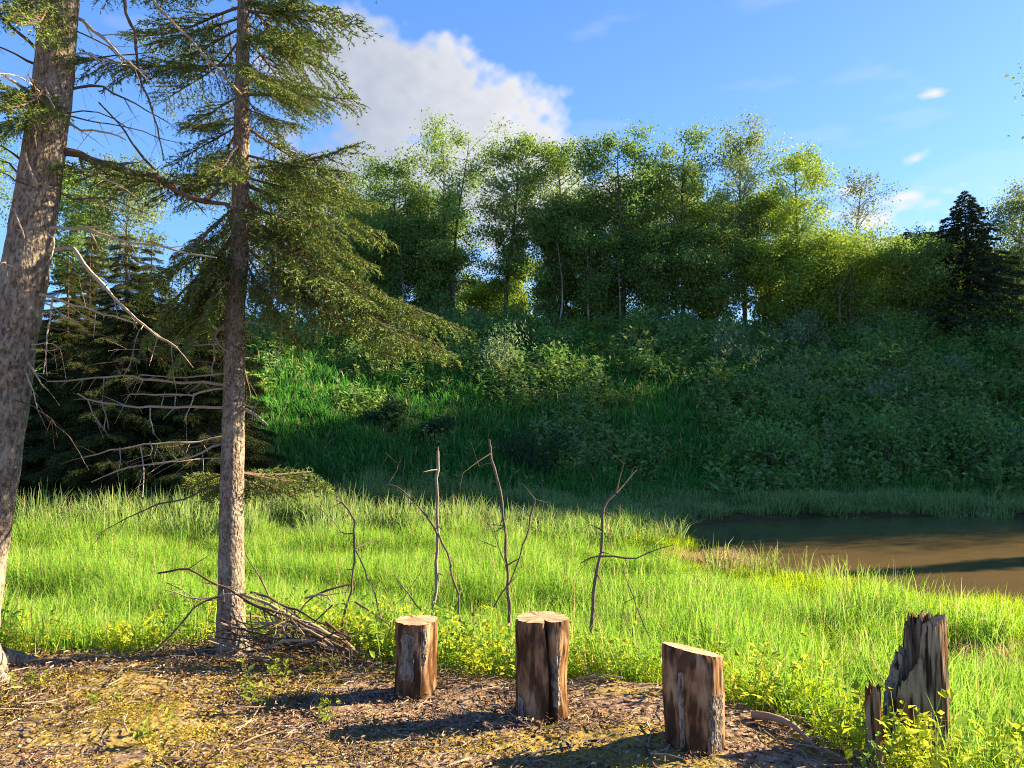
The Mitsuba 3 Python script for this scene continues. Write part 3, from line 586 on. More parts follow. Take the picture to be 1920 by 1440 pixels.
# notable shrubs on the bank: x, y, radius, height, kind, label
SHRUBS = [
    (-0.4, 39.0, 2.0, 2.4, 'willow', 'pale leafy willow shrub below the sky gap, upper middle of the bank'),
    (16.8, 43.5, 1.5, 2.2, 'willow', 'pale upright willow shrub under the yellow green trees'),
    (20.6, 42.5, 1.5, 2.1, 'willow', 'pale willow shrub left of the dark spruce'),
    (12.3, 41.0, 1.7, 1.9, 'willow', 'willow shrub at mid bank below the tallest tree'),
    (22.5, 43.0, 1.9, 2.0, 'green', 'rounded shrub in front of the dark spruce, on its left'),
    (28.0, 43.0, 2.1, 2.2, 'green', 'rounded shrub at the right edge in front of the dark spruce'),
    (9.3, 44.5, 1.6, 1.7, 'willow', 'light shrub at the foot of the broad bright tree'),
    (10.7, 31.0, 1.9, 2.6, 'green', 'big rounded shrub at the water edge, middle right'),
    (14.6, 30.8, 1.9, 2.4, 'green', 'big rounded shrub at the water edge, right of its neighbour'),
    (18.6, 31.0, 2.0, 2.4, 'green', 'big rounded shrub at the water edge near the right edge'),
    (0.8, 30.2, 1.2, 1.5, 'dark', 'dark shrub at the foot of the bank behind the dead saplings'),
    (-5.8, 33.0, 1.1, 1.4, 'dark', 'small dark bush on the green lower bank'),
    (-3.3, 32.5, 0.7, 0.8, 'dark', 'tiny dark bush on the green lower bank')]
SHADE_TREES = [(31, 29.7), (31, 33.3), (34.5, 30.7), (34.5, 34.3), (34.5, 37.9), (38, 31.8), (38, 35.4), (38, 39.0), (38, 42.6), (41.5, 32.9), (41.5, 36.5), (41.5, 40.1), (41.5, 43.7), (45, 33.9), (45, 37.5), (45, 41.1), (45, 44.7), (48.5, 35.0), (48.5, 38.6), (48.5, 42.2), (48.5, 45.8), (52, 36.1), (52, 39.7), (52, 43.3), (52, 46.9), (55.5, 37.2), (55.5, 40.8), (55.5, 44.4), (55.5, 48.0)]

# ------------------------------------------------------------------ spruce boughs
def bough(L, seed, fresh, old, droop=0.16, gap=0.0072, needle=0.027, fat=0.0080, lush=1.0):
    """one spruce branch along +x: a woody stem with side sprays, and its needles; (stem ply, needles ply)"""
    g = np.random.default_rng(seed)
    wood, ndl = Part(), Part()
    segs = []   # (start, end, share of fresh colour)

    def line(t):
        return np.stack([t * L, 0.03 * L * np.sin(t * 5 + seed), 0.07 * L * np.sin(t * np.pi) - droop * L * t * (t - 1) * -1 * 0.0 - droop * L * np.sin(np.pi * t) * 0.6], -1)

    tt = np.linspace(0, 1, 12)
    axis = line(tt)
    axis[:, 1] -= axis[0, 1] * (1 - tt)
    wood.add(*tube(axis, np.linspace(0.011, 0.003, 12) * (0.6 + 0.4 * L), 6), (0.11, 0.085, 0.065))
    segs.append((axis[7:-1], axis[8:], 0.7))
    n = int(20 * L * lush) + 8
    for k in range(n):
        t = 0.16 + 0.82 * (k + g.random()) / n
        side = 1 if k % 2 else -1
        p0 = np.array([np.interp(t, tt, axis[:, i]) for i in range(3)])
        ln = (0.10 * L + 0.34 * L * (1 - t) ** 0.8) * g.uniform(0.65, 1.1) * min(1, 0.35 + 2.2 * t)
        a = math.radians(g.uniform(38, 62))
        d = np.array([math.cos(a), side * math.sin(a), g.uniform(-0.35, 0.12)])
        m = 6
        u = np.linspace(0, 1, m)[:, None]
        q = p0 + unit(d) * ln * u + np.array([0.12 * ln, 0, g.uniform(-0.22, 0.02) * ln]) * u ** 2
        wood.add(*tube(q, np.linspace(0.0045, 0.0015, m), 4), (0.12, 0.09, 0.065))
        segs.append((q[:-1], q[1:], 0.45 + 0.45 * t))
        w = max(3, int(ln / 0.034))
        for j in range(w):
            uu = (j + 0.6) / w
            b = np.array([np.interp(uu, u[:, 0], q[:, i]) for i in range(3)])
            s2 = 1 if j % 2 else -1
            dd = unit(unit(d) * 0.75 + s2 * 0.6 * np.array([-d[1], d[0], 0]) + np.array([0, 0, g.uniform(-0.45, 0.3)]))
            l2 = (0.05 + 0.11 * (1 - uu)) * g.uniform(0.6, 1.25)
            qq = b + dd * l2 * np.array([[0], [0.5], [1.0]]) + np.array([0, 0, -0.03]) * np.array([[0], [0.3], [1.0]])
            segs.append((qq[:-1], qq[1:], 0.35 + 0.65 * t * g.uniform(0.6, 1.1)))
    for a, b, share in segs:
        ln = np.linalg.norm(b - a, axis=1)
        cnt = np.maximum(1, (ln / gap).astype(int))
        i = np.repeat(np.arange(len(a)), cnt)
        m = len(i)
        p = a[i] + (b - a)[i] * g.random((m, 1))
        d = unit((b - a)[i])
        r = g.normal(0, 1, (m, 3)) + np.array([0, 0, 0.35])
        r = unit(r - d * (r * d).sum(1, keepdims=True))
        nd = unit(d * 1.0 + r * 0.9)
        nl = needle * g.uniform(0.7, 1.2, (m, 1))
        s = unit(np.cross(nd, g.normal(0, 1, (m, 3)))) * fat * 0.5
        v = np.stack([p - s, p + s, p + nd * nl], 1).reshape(-1, 3)
        f = np.arange(3 * m).reshape(-1, 3)
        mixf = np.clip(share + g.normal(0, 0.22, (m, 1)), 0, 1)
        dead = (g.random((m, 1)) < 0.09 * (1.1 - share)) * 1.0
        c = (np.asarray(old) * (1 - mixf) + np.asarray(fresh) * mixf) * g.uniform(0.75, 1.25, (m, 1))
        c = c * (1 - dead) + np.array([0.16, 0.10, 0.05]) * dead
        ndl.add(v, f, np.repeat(c, 3, 0))
    return dict(stem=wood.ply('m_twig'), needles=ndl.ply('m_needle'))


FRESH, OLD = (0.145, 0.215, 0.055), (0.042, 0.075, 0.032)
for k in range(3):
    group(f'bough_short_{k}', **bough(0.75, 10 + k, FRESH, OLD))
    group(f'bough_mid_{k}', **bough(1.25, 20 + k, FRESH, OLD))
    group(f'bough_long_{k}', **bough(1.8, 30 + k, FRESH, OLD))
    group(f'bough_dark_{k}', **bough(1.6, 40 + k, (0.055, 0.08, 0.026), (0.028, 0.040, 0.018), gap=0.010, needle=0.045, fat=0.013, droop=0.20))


def hang_bough(key, root, tip, seed, dark=False):
    g = np.random.default_rng(seed)
    L = float(np.linalg.norm(np.subtract(tip, root)))
    name, l0 = ('dark', 1.6) if dark else min((('short', 0.75), ('mid', 1.25), ('long', 1.8)), key=lambda s: abs(math.log(L / s[1])))
    place(key, f'bough_{name}_{g.integers(3)}', along(root, tip, L / l0, g.normal(0, 0.25)))


def trunk_mesh(rows, step, sides, rough, seed, cell=0.045, bump=0.05):
    """a real trunk: rows of (x, y, z, radius) from top to foot, displaced into bark plates; (vertices, triangles, uv)"""
    rows = np.asarray(rows, float)[::-1]
    n = int(np.linalg.norm(rows[-1, :3] - rows[0, :3]) / step)
    q = resample(rows, n)
    q[:, 3] = np.interp(q[:, 2], rows[:, 2], rows[:, 3])
    v, f = tube(q[:, :3], q[:, 3], sides)
    c = np.vstack([np.repeat(q[:, :3], sides, 0), q[:1, :3], q[-1:, :3]])
    rad = v - c
    nn = meshkit.fbm(v * np.array([16, 16, 9.0]), 4, seed) - 0.5
    lump = meshkit.fbm(v * np.array([4, 4, 2.5]), 2, seed + 5) - 0.5
    v = c + rad * (1 + rough * nn + bump * lump)[:, None]
    ang = np.arange(sides) / sides
    per = np.maximum(6, np.round(2 * np.pi * q[:, 3].mean() / cell))
    uv = np.stack([np.tile(ang * per, n), np.repeat(np.arange(n) * step / cell, sides)], 1)
    uv = np.vstack([uv, uv[:1], uv[-1:]])
    return (v, f), uv


# ---- the slim spruce at the clearing's edge
top = np.array(SPRUCE_TRUNK[0])
rows = [(top[0] - 0.04, 5.6, 9.2, 0.008), (top[0], 5.6, 7.6, 0.022), (top[0], 5.6, 6.2, 0.034)] + [tuple(r) for r in SPRUCE_TRUNK] + [(-2.02, 5.6, -0.12, 0.16)]
m, uv = trunk_mesh(rows, 0.03, 36, 0.13, 3, cell=0.028)
put('spruce_tree__trunk', m, 'm_bark', smooth=True, uv=uv)
tag('spruce_tree', 'slim spruce in the foreground with a bare lower trunk and drooping sunlit boughs', 'tree')


def at_trunk(rows, z):
    """the trunk's axis and radius at height z"""
    r = np.array(sorted(rows, key=lambda r: r[2]))
    return np.array([np.interp(z, r[:, 2], r[:, k]) for k in range(4)])


def dead_branch(key, spec, seed, color, sides=6, twigs=0.30, reach=0.14):
    r0, r1, pts = spec
    n = max(5, int(sum(np.linalg.norm(np.subtract(a, b)) for a, b in zip(pts[1:], pts[:-1])) / 0.07))
    q = resample(pts, n, 0.011, seed)
    g = np.random.default_rng(seed)
    P = Part()
    r = np.linspace(r0, r1, n) * g.uniform(0.85, 1.15, n)
    v, f = tube(q, r, sides, 0.25, seed)
    c = np.asarray(color) * (0.8 + 0.5 * meshkit.noise(v * 35, seed))[:, None]
    P.add(v, f, c)
    for k in range(int(n * twigs)):        # short dead side twigs
        i = g.integers(2, n)
        ln = g.uniform(0.03, reach)
        d = unit(unit(q[i] - q[i - 1]) * 0.6 + g.normal(0, 0.6, 3) + np.array([0, 0, -0.25]))
        w = q[i] + d * ln * np.array([[0], [0.5], [1.0]]) + np.array([0, 0, -0.012]) * np.array([[0], [0.2], [1]])
        v, f = tube(w, [r[i] * 0.45, r[i] * 0.35, 0.001], 4)
        P.add(v, f, np.asarray(color) * g.uniform(0.7, 1.2))
    scene[key] = P.ply('m_twig', smooth=True)


GREY, DARKW = (0.28, 0.24, 0.19), (0.10, 0.075, 0.06)
DARKS = {'limb', 'limb_fork', 'b2', 'b4', 'b5', 'b6', 'b7', 'b12', 'b13', 'b14', 's13', 'b29', 'b30', 'b31', 'b33', 'b34'}
for i, (k, s) in enumerate(SPRUCE_DEAD.items()):
    dead_branch(num('spruce_tree__dead_branch', i), s, 100 + i, DARKW if k in DARKS else GREY, 6, 0.7, 0.22)
nd = len(SPRUCE_DEAD)
gd = np.random.default_rng(909)
for i in range(11):    # fine bare twigs low on the trunk
    z = gd.uniform(1.3, 3.0)
    r = at_trunk(rows, z)
    a, l = gd.uniform(0, 6.28), gd.uniform(0.35, 1.15)
    t = np.linspace(0, 1, 5)
    pts = np.stack([r[0] + math.cos(a) * l * t, r[1] + math.sin(a) * l * t, z + l * (gd.uniform(-0.1, 0.15) * t - gd.uniform(0.05, 0.4) * t ** 2)], 1)
    dead_branch(f'spruce_tree__dead_branch_{nd + i:03d}', (0.006, 0.002, pts), 950 + i, GREY if i % 3 else DARKW, 5, 0.9, 0.2)

g = np.random.default_rng(5)
bi = 0


def spruce_bough(z, tip, root_dx=0.0):
    global bi
    r = at_trunk(rows, z)
    hang_bough(num('spruce_tree__bough', bi), (r[0] + root_dx, r[1], z), tip, 300 + bi)
    bi += 1


# boughs that read singly in the photograph: (height at the trunk, tip)
for z, tip in SPRUCE_BOUGHS:
    spruce_bough(z, tip)
# the rest of the crown, whorl by whorl, up to the leader above the frame
for z in np.arange(3.45, 8.9, 0.23):
    L = np.interp(z, [3.5, 5.0, 7.0, 9.0], [0.95, 1.05, 0.85, 0.30])
    a0 = g.uniform(0, 6.28)
    for k in range(4):
        a = a0 + k * math.pi / 2 + g.normal(0, 0.3)
        if z < 6.0 and math.sin(a) < -0.62:   # the side towards the clearing has lost its boughs
            continue
        l = L * g.uniform(0.45, 1.25)
        spruce_bough(z, (-2.04 + l * math.cos(a), 5.6 + l * math.sin(a), z + g.uniform(-0.35, 0.05) * l))

# ---- the leaning conifer at the left edge of the picture
ltop = np.array(LEFT_TRUNK[0])
lrows = [(-2.86, 5.0, 9.5, 0.03), (-2.93, 5.0, 7.5, 0.07)] + [tuple(r) for r in LEFT_TRUNK] + [(-3.60, 5.0, -0.04, 0.34), (-3.61, 5.0, -0.2, 0.40)]
m, uv = trunk_mesh(lrows, 0.025, 72, 0.10, 13, cell=0.04, bump=0.06)
put('leaning_conifer__trunk', m, 'm_bark', smooth=True, uv=uv)
tag('leaning_conifer', 'thick leaning conifer trunk at the left edge with many bare dead branches', 'tree')
for i, (k, s) in enumerate(LEFT_DEAD.items()):
    dead_branch(num('leaning_conifer__dead_branch', i), s, 200 + i, DARKW if k in DARKS else GREY, 6, 0.6, 0.2)
nd = len(LEFT_DEAD)
for i in range(12):
    z = gd.uniform(1.7, 4.6)
    r = at_trunk(lrows, z)
    a, l = gd.uniform(-1.9, 0.9), gd.uniform(0.3, 1.1)
    t = np.linspace(0, 1, 5)
    pts = np.stack([r[0] + math.cos(a) * (r[3] * 0.8 + l * t), r[1] + math.sin(a) * (r[3] * 0.8 + l * t), z + l * (gd.uniform(-0.3, 0.3) * t - gd.uniform(0.0, 0.4) * t ** 2)], 1)
    dead_branch(f'leaning_conifer__dead_branch_{nd + i:03d}', (0.006, 0.002, pts), 980 + i, GREY if i % 2 else DARKW, 5, 0.9, 0.2)
for i, (z, tip) in enumerate(LEFT_BOUGHS):
    r = at_trunk(lrows, z)
    hang_bough(num('leaning_conifer__bough', i), r[:3], tip, 500 + i)
k = len(LEFT_BOUGHS)
for z in np.arange(6.0, 9.2, 0.28):
    a0 = g.uniform(0, 6.28)
    for a in a0 + np.arange(4) * 1.57:
        r = at_trunk(lrows, z)
        l = np.interp(z, [5, 9.4], [1.6, 0.4]) * g.uniform(0.7, 1.1)
        hang_bough(num('leaning_conifer__bough', k), r[:3], (r[0] + l * math.cos(a), r[1] + l * math.sin(a), z - 0.3 * l), 600 + k)
        k += 1
# surface roots at its foot
for i, (a, l) in enumerate(((-0.25, 0.26), (-1.2, 0.4), (0.7, 0.3))):
    t = np.linspace(0, 1, 9)
    px, py = -3.57 + np.cos(a) * (0.22 + l * t), 5.0 + np.sin(a) * (0.22 + l * t)
    pts = np.stack([px, py, land(px, py) + 0.08 * (1 - t) ** 1.5 - 0.03 * t], 1)
    v, f = tube(pts, np.interp(t, [0, 1], [0.07, 0.02]), 14, 0.15, i)
    put(num('leaning_conifer__root', i), (v, f), 'm_bark', smooth=True, uv=np.stack([v[:, 0] * 25, v[:, 1] * 25], 1))

# ---- dark young spruces standing on the marsh's left side
def dark_spruce(key, x, y, H, R, seed, label, grp):
    g = np.random.default_rng(seed)
    z0 = float(land(x, y))
    tr = np.array([(x, y, z0 - 0.1), (x + g.normal(0, 0.05), y, z0 + H * 0.5), (x + g.normal(0, 0.1), y, z0 + H)])
    q = resample(tr, 14)
    P = Part()
    v, f = tube(q, np.linspace(0.018 * H, 0.01, 14), 8, 0.1, seed)
    P.add(v, f, (0.12, 0.09, 0.07))
    scene[key + '__trunk'] = P.ply('m_twig', smooth=True)
    k = 0
    for t in np.arange(0.06, 0.99, 0.040 * 6.5 / H):
        L = R * (1 - t) ** 0.75 * min(1, 0.75 + 2 * t) + 0.12
        a0 = g.uniform(0, 6.28)
        for j in range(7):
            a = a0 + j * 0.898 + g.normal(0, 0.2)
            l = L * g.uniform(0.7, 1.12)
            zz = z0 + H * t
            c = np.array([np.interp(zz, q[:, 2], q[:, i]) for i in range(3)])
            hang_bough(f'{key}__bough' if k == 0 else f'{key}__bough_{k:03d}', c, c + np.array([l * math.cos(a), l * math.sin(a), -l * g.uniform(0.12, 0.45)]), seed * 1000 + k, True)
            k += 1
    tag(key, label, 'tree', grp)


for i, (x, y, H, R, lab) in enumerate(DARK_SPRUCES):
    dark_spruce(num('dark_spruce', i), x, y, H, R, 700 + i, lab, 'dark spruces at the left of the marsh')

# ------------------------------------------------------------------ broad-leaved trees along the top of the bank
KIND = {  # leaves, leaf size, two leaf colours, lowest limb (share of the height), trunk tone
    'alder': (16500, 0.165, (0.14, 0.25, 0.065), (0.23, 0.34, 0.09), 0.22, (0.10, 0.085, 0.07)),
    'dense': (18000, 0.165, (0.11, 0.22, 0.06), (0.19, 0.30, 0.08), 0.10, (0.09, 0.075, 0.06)),
    'sparse': (10500, 0.155, (0.15, 0.22, 0.09), (0.22, 0.30, 0.12), 0.34, (0.20, 0.18, 0.155)),
    'yellow': (16000, 0.16, (0.18, 0.30, 0.05), (0.28, 0.39, 0.06), 0.08, (0.13, 0.11, 0.085)),
    'twiggy': (2600, 0.15, (0.12, 0.17, 0.07), (0.17, 0.22, 0.09), 0.35, (0.15, 0.13, 0.11))}


def broad_tree(key, x, y, H, R, kind, seed, label, grp='trees along the top of the bank', leaf_share=1.0):
    g = np.random.default_rng(seed)
    n_leaf, size, ca, cb, low, tone = KIND[kind]
    n_leaf = int(n_leaf * leaf_share)
    z0 = float(land(x, y))
    wood = Part()
    lean = g.normal(0, 0.035, 2) + (np.array([0.16, 0.0]) if kind == 'twiggy' else 0)
    stems = 2 if key == 'hill_tree' else (5 if seed == 10 else 1)
    tips, spread = [], []
    for s in range(stems):
        off = np.array([g.normal(0, 0.15), g.normal(0, 0.15)]) * (stems > 1) * (3 if stems > 2 else 1)
        ln2 = lean + (g.normal(0, 0.07, 2) if stems > 1 else 0)
        n = 16
        t = np.linspace(0, 1, n)
        px = x + off[0] + ln2[0] * H * t ** 1.3 + 0.10 * np.sin(t * 7 + seed)
        py = y + off[1] + ln2[1] * H * t ** 1.3 + 0.10 * np.cos(t * 6 + seed)
        trunk = np.stack([px, py, z0 - 0.15 + (H * 0.96 + 0.15) * t], 1)
        rad = 0.0115 * H * (1 - t) ** 0.8 / math.sqrt(stems) + 0.012
        v, f = tube(trunk, rad, 8, 0.12, seed)
        wood.add(v, f, np.asarray(tone) * (0.7 + 0.6 * meshkit.noise(v * 5, seed))[:, None])
        n_limb = int(20 + H * 1.6) // (1 if stems == 1 else 2)
        for k in range(n_limb):
            tt = low + (0.98 - low) * ((k + g.random()) / n_limb) ** 0.85
            c = np.array([np.interp(tt, t, trunk[:, i]) for i in range(3)])
            u = (tt - low) / (1 - low)
            prof = (0.45 + 1.1 * u) if u < 0.45 else (0.95 * max(0.0, 1 - ((u - 0.45) / 0.60) ** 2) ** 0.45 + 0.10)
            l = 1.22 * R * prof * g.uniform(0.55, 1.2)
            a = k * 2.4 + g.normal(0, 0.5)
            up = g.uniform(0.35, 1.0) + (0.5 if kind in ('sparse', 'twiggy') else 0) * u
            d = unit(np.array([math.cos(a), math.sin(a), up]))
            uu = np.linspace(0, 1, 6)[:, None]
            q = c + d * l * uu + np.array([0, 0, -0.22 * l]) * uu ** 2 + np.cumsum(g.normal(0, 0.04 * l, (6, 3)), 0) * uu
            v, f = tube(q, np.linspace(np.interp(tt, t, rad) * 0.42 + 0.006, 0.006, 6), 5)
            wood.add(v, f, np.asarray(tone) * g.uniform(0.7, 1.1))
            for w in range(4):
                i = g.integers(2, 6)
                e = q[i] + unit(d + g.normal(0, 0.7, 3)) * g.uniform(0.2, 0.5) * (0.5 + 0.3 * l)
                v, f = tube(np.stack([q[i], (q[i] + e) / 2 + g.normal(0, 0.03, 3), e]), [0.010, 0.007, 0.004], 4)
                wood.add(v, f, np.asarray(tone) * g.uniform(0.7, 1.1))
                tips.append(e)
                spread.append(0.24 + 0.07 * l)
            tips += [q[-1], q[4]]
            spread += [0.26 + 0.06 * l] * 2
    scene[key + '__trunk'] = wood.ply('m_twig', smooth=True)
    tips, spread = np.array(tips), np.array(spread)
    keep = g.random(len(tips)) < (0.8 if kind != 'twiggy' else 0.5)
    tips, spread = tips[keep], spread[keep]
    w = g.random(len(tips)) ** 1.2 + 0.15
    i = g.choice(len(tips), n_leaf, p=w / w.sum())
    c = tips[i] + g.normal(0, 1, (n_leaf, 3)) * spread[i][:, None] * np.array([1, 1, 0.75])
    axis = g.normal(0, 1, (n_leaf, 3)) + np.array([0, 0, -0.35])
    nor = g.normal(0, 0.75, (n_leaf, 3)) + np.array([0, 0, 1.0])
    clump = tint(g, len(tips), ca, cb, 0.22)
    col = clump[i] * (1 + 0.22 * (g.random((n_leaf, 1)) * 2 - 1))
    ls = size * g.uniform(0.6, 1.25, n_leaf)
    P = Part().add(*leaf_mesh(c, axis, nor, ls, ls * 0.62, col))
    scene[key + '__crown'] = P.ply('m_leaf')
    tag(key, label, 'tree', grp)


for i, (x, y, H, R, kind, seed, lab) in enumerate(HILL_TREES):
    broad_tree(num('hill_tree', i), x, y, H, R, kind, seed, lab)

SLENDER = ('pale slender trunk in front of the dark low tree, tallest of its group', 'pale slender trunk just left of the dark leafy tree', 'thin pale trunk between two taller slender trunks',
           'pale slender trunk right of the bare dark trunk', 'leftmost slender stem of the cluster under the yellow green tree', 'middle slender stem of the cluster under the yellow green tree',
           'rightmost slender stem of the cluster under the yellow green tree', 'pale slender trunk left of the forked dark trunk')
# pale slender trunks that stand in front of the row
g = np.random.default_rng(77)
for i, (x, y, h) in enumerate(((4.6, 45.6, 6.5), (6.6, 45.8, 6.0), (5.5, 46.2, 5.5), (2.9, 45.8, 5.5), (18.9, 45.0, 5.0), (19.5, 44.8, 4.8), (20.4, 45.2, 5.2), (-6.6, 45.6, 5.5))):
    z0 = float(land(x, y))
    q = resample([(x, y, z0 - 0.1), (x + g.normal(0, 0.08), y, z0 + h * 0.5), (x + g.normal(0, 0.2), y, z0 + h)], 12, 0.02, i)
    P = Part().add(*tube(q, np.linspace(0.075, 0.02, 12), 8, 0.1, i), (0.30, 0.28, 0.25))
    for k in range(9):
        j = g.integers(5, 12)
        e = q[j] + unit(np.array([g.normal(), g.normal(), 0.9])) * g.uniform(0.4, 1.0)
        P.add(*tube(np.stack([q[j], (q[j] + e) / 2 + g.normal(0, 0.04, 3), e]), [0.018, 0.012, 0.005], 5), (0.24, 0.22, 0.19))
    k0 = num('slender_tree', i)
    scene[k0 + '__trunk'] = P.ply('m_twig', smooth=True)
    n = 500
    c = q[g.integers(6, 12, n)] + g.normal(0, 0.5, (n, 3))
    scene[k0 + '__crown'] = Part().add(*leaf_mesh(c, g.normal(0, 1, (n, 3)), g.normal(0, 0.7, (n, 3)) + [0, 0, 1.0], 0.15, 0.09, tint(g, n, (0.07, 0.10, 0.03), (0.11, 0.14, 0.04)))).ply('m_leaf')
    tag(k0, SLENDER[i], 'tree', 'slender pale trunks in front of the trees')

# ---- the dark pointed spruce at the right, and the conifer that shades the pond from outside the frame
def far_spruce(key, x, y, H, R, seed, label, grp=None):
    g = np.random.default_rng(seed)
    z0 = float(land(x, y))
    tr = Part().add(*tube([(x, y, z0 - 0.1), (x, y, z0 + H * 0.5), (x, y, z0 + H)], [0.02 * H, 0.011 * H, 0.008], 8), (0.08, 0.065, 0.055))
    scene[key + '__trunk'] = tr.ply('m_twig', smooth=True)
    P = Part()
    for t in np.arange(0.02, 0.995, 0.20 / H):
        L = R * (1 - t) ** 0.85 * g.uniform(0.85, 1.1) + 0.05
        a = g.uniform(0, 6.28) + np.arange(9) * 0.698 + g.normal(0, 0.2, 9)
        for aa in a:
            l = L * g.uniform(0.55, 1.2)
            n = int(14 + 56 * l)
            u = np.sqrt(g.random(n))
            d = np.array([math.cos(aa), math.sin(aa)])
            s = np.array([-d[1], d[0]])
            lat = g.normal(0, 0.16, n) * l * (1.05 - u)
            c = np.stack([x + d[0] * l * u + s[0] * lat, y + d[1] * l * u + s[1] * lat, z0 + H * t + 0.10 * l * u - 0.42 * l * u ** 2 + 0.12 * l * u ** 4 + g.normal(0, 0.03, n)], 1)
            ax = np.stack([d[0] + s[0] * np.sign(lat) * 0.7, d[1] + s[1] * np.sign(lat) * 0.7, np.full(n, -0.35)], 1) + g.normal(0, 0.3, (n, 3))
            sz = g.uniform(0.13, 0.27, n) * min(1, 0.45 + 0.6 * l)
            P.add(*leaf_mesh(c, ax, g.normal(0, 0.45, (n, 3)) + [0, 0, 1.0], sz, sz * 0.42, tint(g, n, (0.045, 0.075, 0.045), (0.085, 0.12, 0.06))))
    scene[key + '__crown'] = P.ply('m_needle')
    tag(key, label, 'tree', grp)


far_spruce('pointed_spruce', 27.6, 45.5, 8.7, 4.6, 801, 'dark pointed spruce standing on the bank near the right edge')
# outside the frame: the wood that goes on along the right bank and shades the slope, and one conifer on the pond's right shore
far_spruce('shore_spruce', 30.2, 22.3, 13.5, 1.5, 802, 'tall narrow spruce on the right shore of the pond')
g = np.random.default_rng(31)
for k in range(3):
    broad_tree(f'wood_{k}', 0, 0, 13.5, 3.0, 'dense', 900 + k, '', '', 0.6)
    z0 = float(land(0, 0))
    for q in ('trunk', 'crown'):
        scene[f'wood_{k}__{q}'] = {**scene[f'wood_{k}__{q}'], 'to_world': T().translate([0, 0, -z0])}
    group(f'wood_tree_{k}', trunk=scene.pop(f'wood_{k}__trunk'), crown=scene.pop(f'wood_{k}__crown'))
    labels.pop(f'wood_{k}')
for k, (x, y) in enumerate(SHADE_TREES):
    x, y = x + g.normal(0, 0.5), y + g.normal(0, 0.5)
    place(num('right_bank_tree', k), f'wood_tree_{k % 3}', stand(x, y, float(land(x, y)), g.uniform(0.93, 1.08) * (1.58 if y > 38 else 1.0), g.uniform(0, 6.28)))
    tag(num('right_bank_tree', k), f"{('first', 'second', 'third', 'fourth', 'fifth', 'sixth', 'seventh', 'eighth')[k % 8]} tree in the {('front', 'second', 'third', 'fourth', 'fifth')[k // 8]} rank of the wood on the right bank", 'tree', 'trees of the wood on the right bank')

# ------------------------------------------------------------------ shrubs and undergrowth on the bank
SKIND = {'willow': ((0.17, 0.28, 0.13), (0.25, 0.36, 0.18), 0.22, 0.30), 'green': ((0.13, 0.27, 0.065), (0.20, 0.36, 0.095), 0.20, 0.5), 'dark': ((0.035, 0.08, 0.035), (0.06, 0.11, 0.045), 0.16, 0.5)}


shrub_az = {}


def shrub(key, x, y, R, H, kind, seed, label, grp=None, n=1500):
    shrub_az[key] = math.atan2(x, y)
    g = np.random.default_rng(seed)
    ca, cb, size, wr = SKIND[kind]
    z0 = float(land(x, y))
    wood, tips = Part(), []
    lobes = [(g.uniform(0, 6.28), R * g.uniform(0.15, 0.85), H * g.uniform(0.5, 1.15)) for _ in range(g.integers(3, 6))]
    for k in range(int(12 + 6 * R)):
        la, lr, lh = lobes[k % len(lobes)]
        a, b = g.uniform(0, 6.28), 0.42 * R * g.random() ** 0.6
        cx, cy = x + lr * math.cos(la) + b * math.cos(a), y + lr * math.sin(la) + b * math.sin(a)
        e = np.array([cx, cy, float(land(cx, cy)) + lh * g.uniform(0.55, 1.1)])
        s = np.array([x + 0.35 * (cx - x), y + 0.35 * (cy - y), z0 - 0.1])
        u = np.linspace(0, 1, 6)[:, None]
        q = s + (e - s) * u + np.array([0, 0, 0.15 * H]) * np.sin(u * np.pi)
        wood.add(*tube(q, np.linspace(0.022, 0.006, 6), 5), (0.12, 0.095, 0.075))
        tips += [q[-1], q[-1], q[4], q[3]]
    tips = np.array(tips)
    i = g.integers(0, len(tips), n)
    c = tips[i] + g.normal(0, 1, (n, 3)) * np.array([0.15 * R + 0.06, 0.15 * R + 0.06, 0.15 * H])
    c[:, 2] = np.maximum(c[:, 2], land(c[:, 0], c[:, 1]) + 0.05)
    ls = size * g.uniform(0.6, 1.3, n)
    ax = g.normal(0, 0.8, (n, 3)) + [0, 0, 0.6 if kind == 'willow' else -0.1]
    col = tint(g, len(tips), ca, cb, 0.15)[i] * g.uniform(0.8, 1.2, (n, 1))
    scene[key + '__stem'] = wood.ply('m_twig', smooth=True)
    scene[key + '__foliage'] = Part().add(*leaf_mesh(c, ax, g.normal(0, 0.8, (n, 3)) + [0, 0, 1.0], ls, ls * wr, col)).ply('m_leaf')
    tag(key, label, 'shrub', grp)


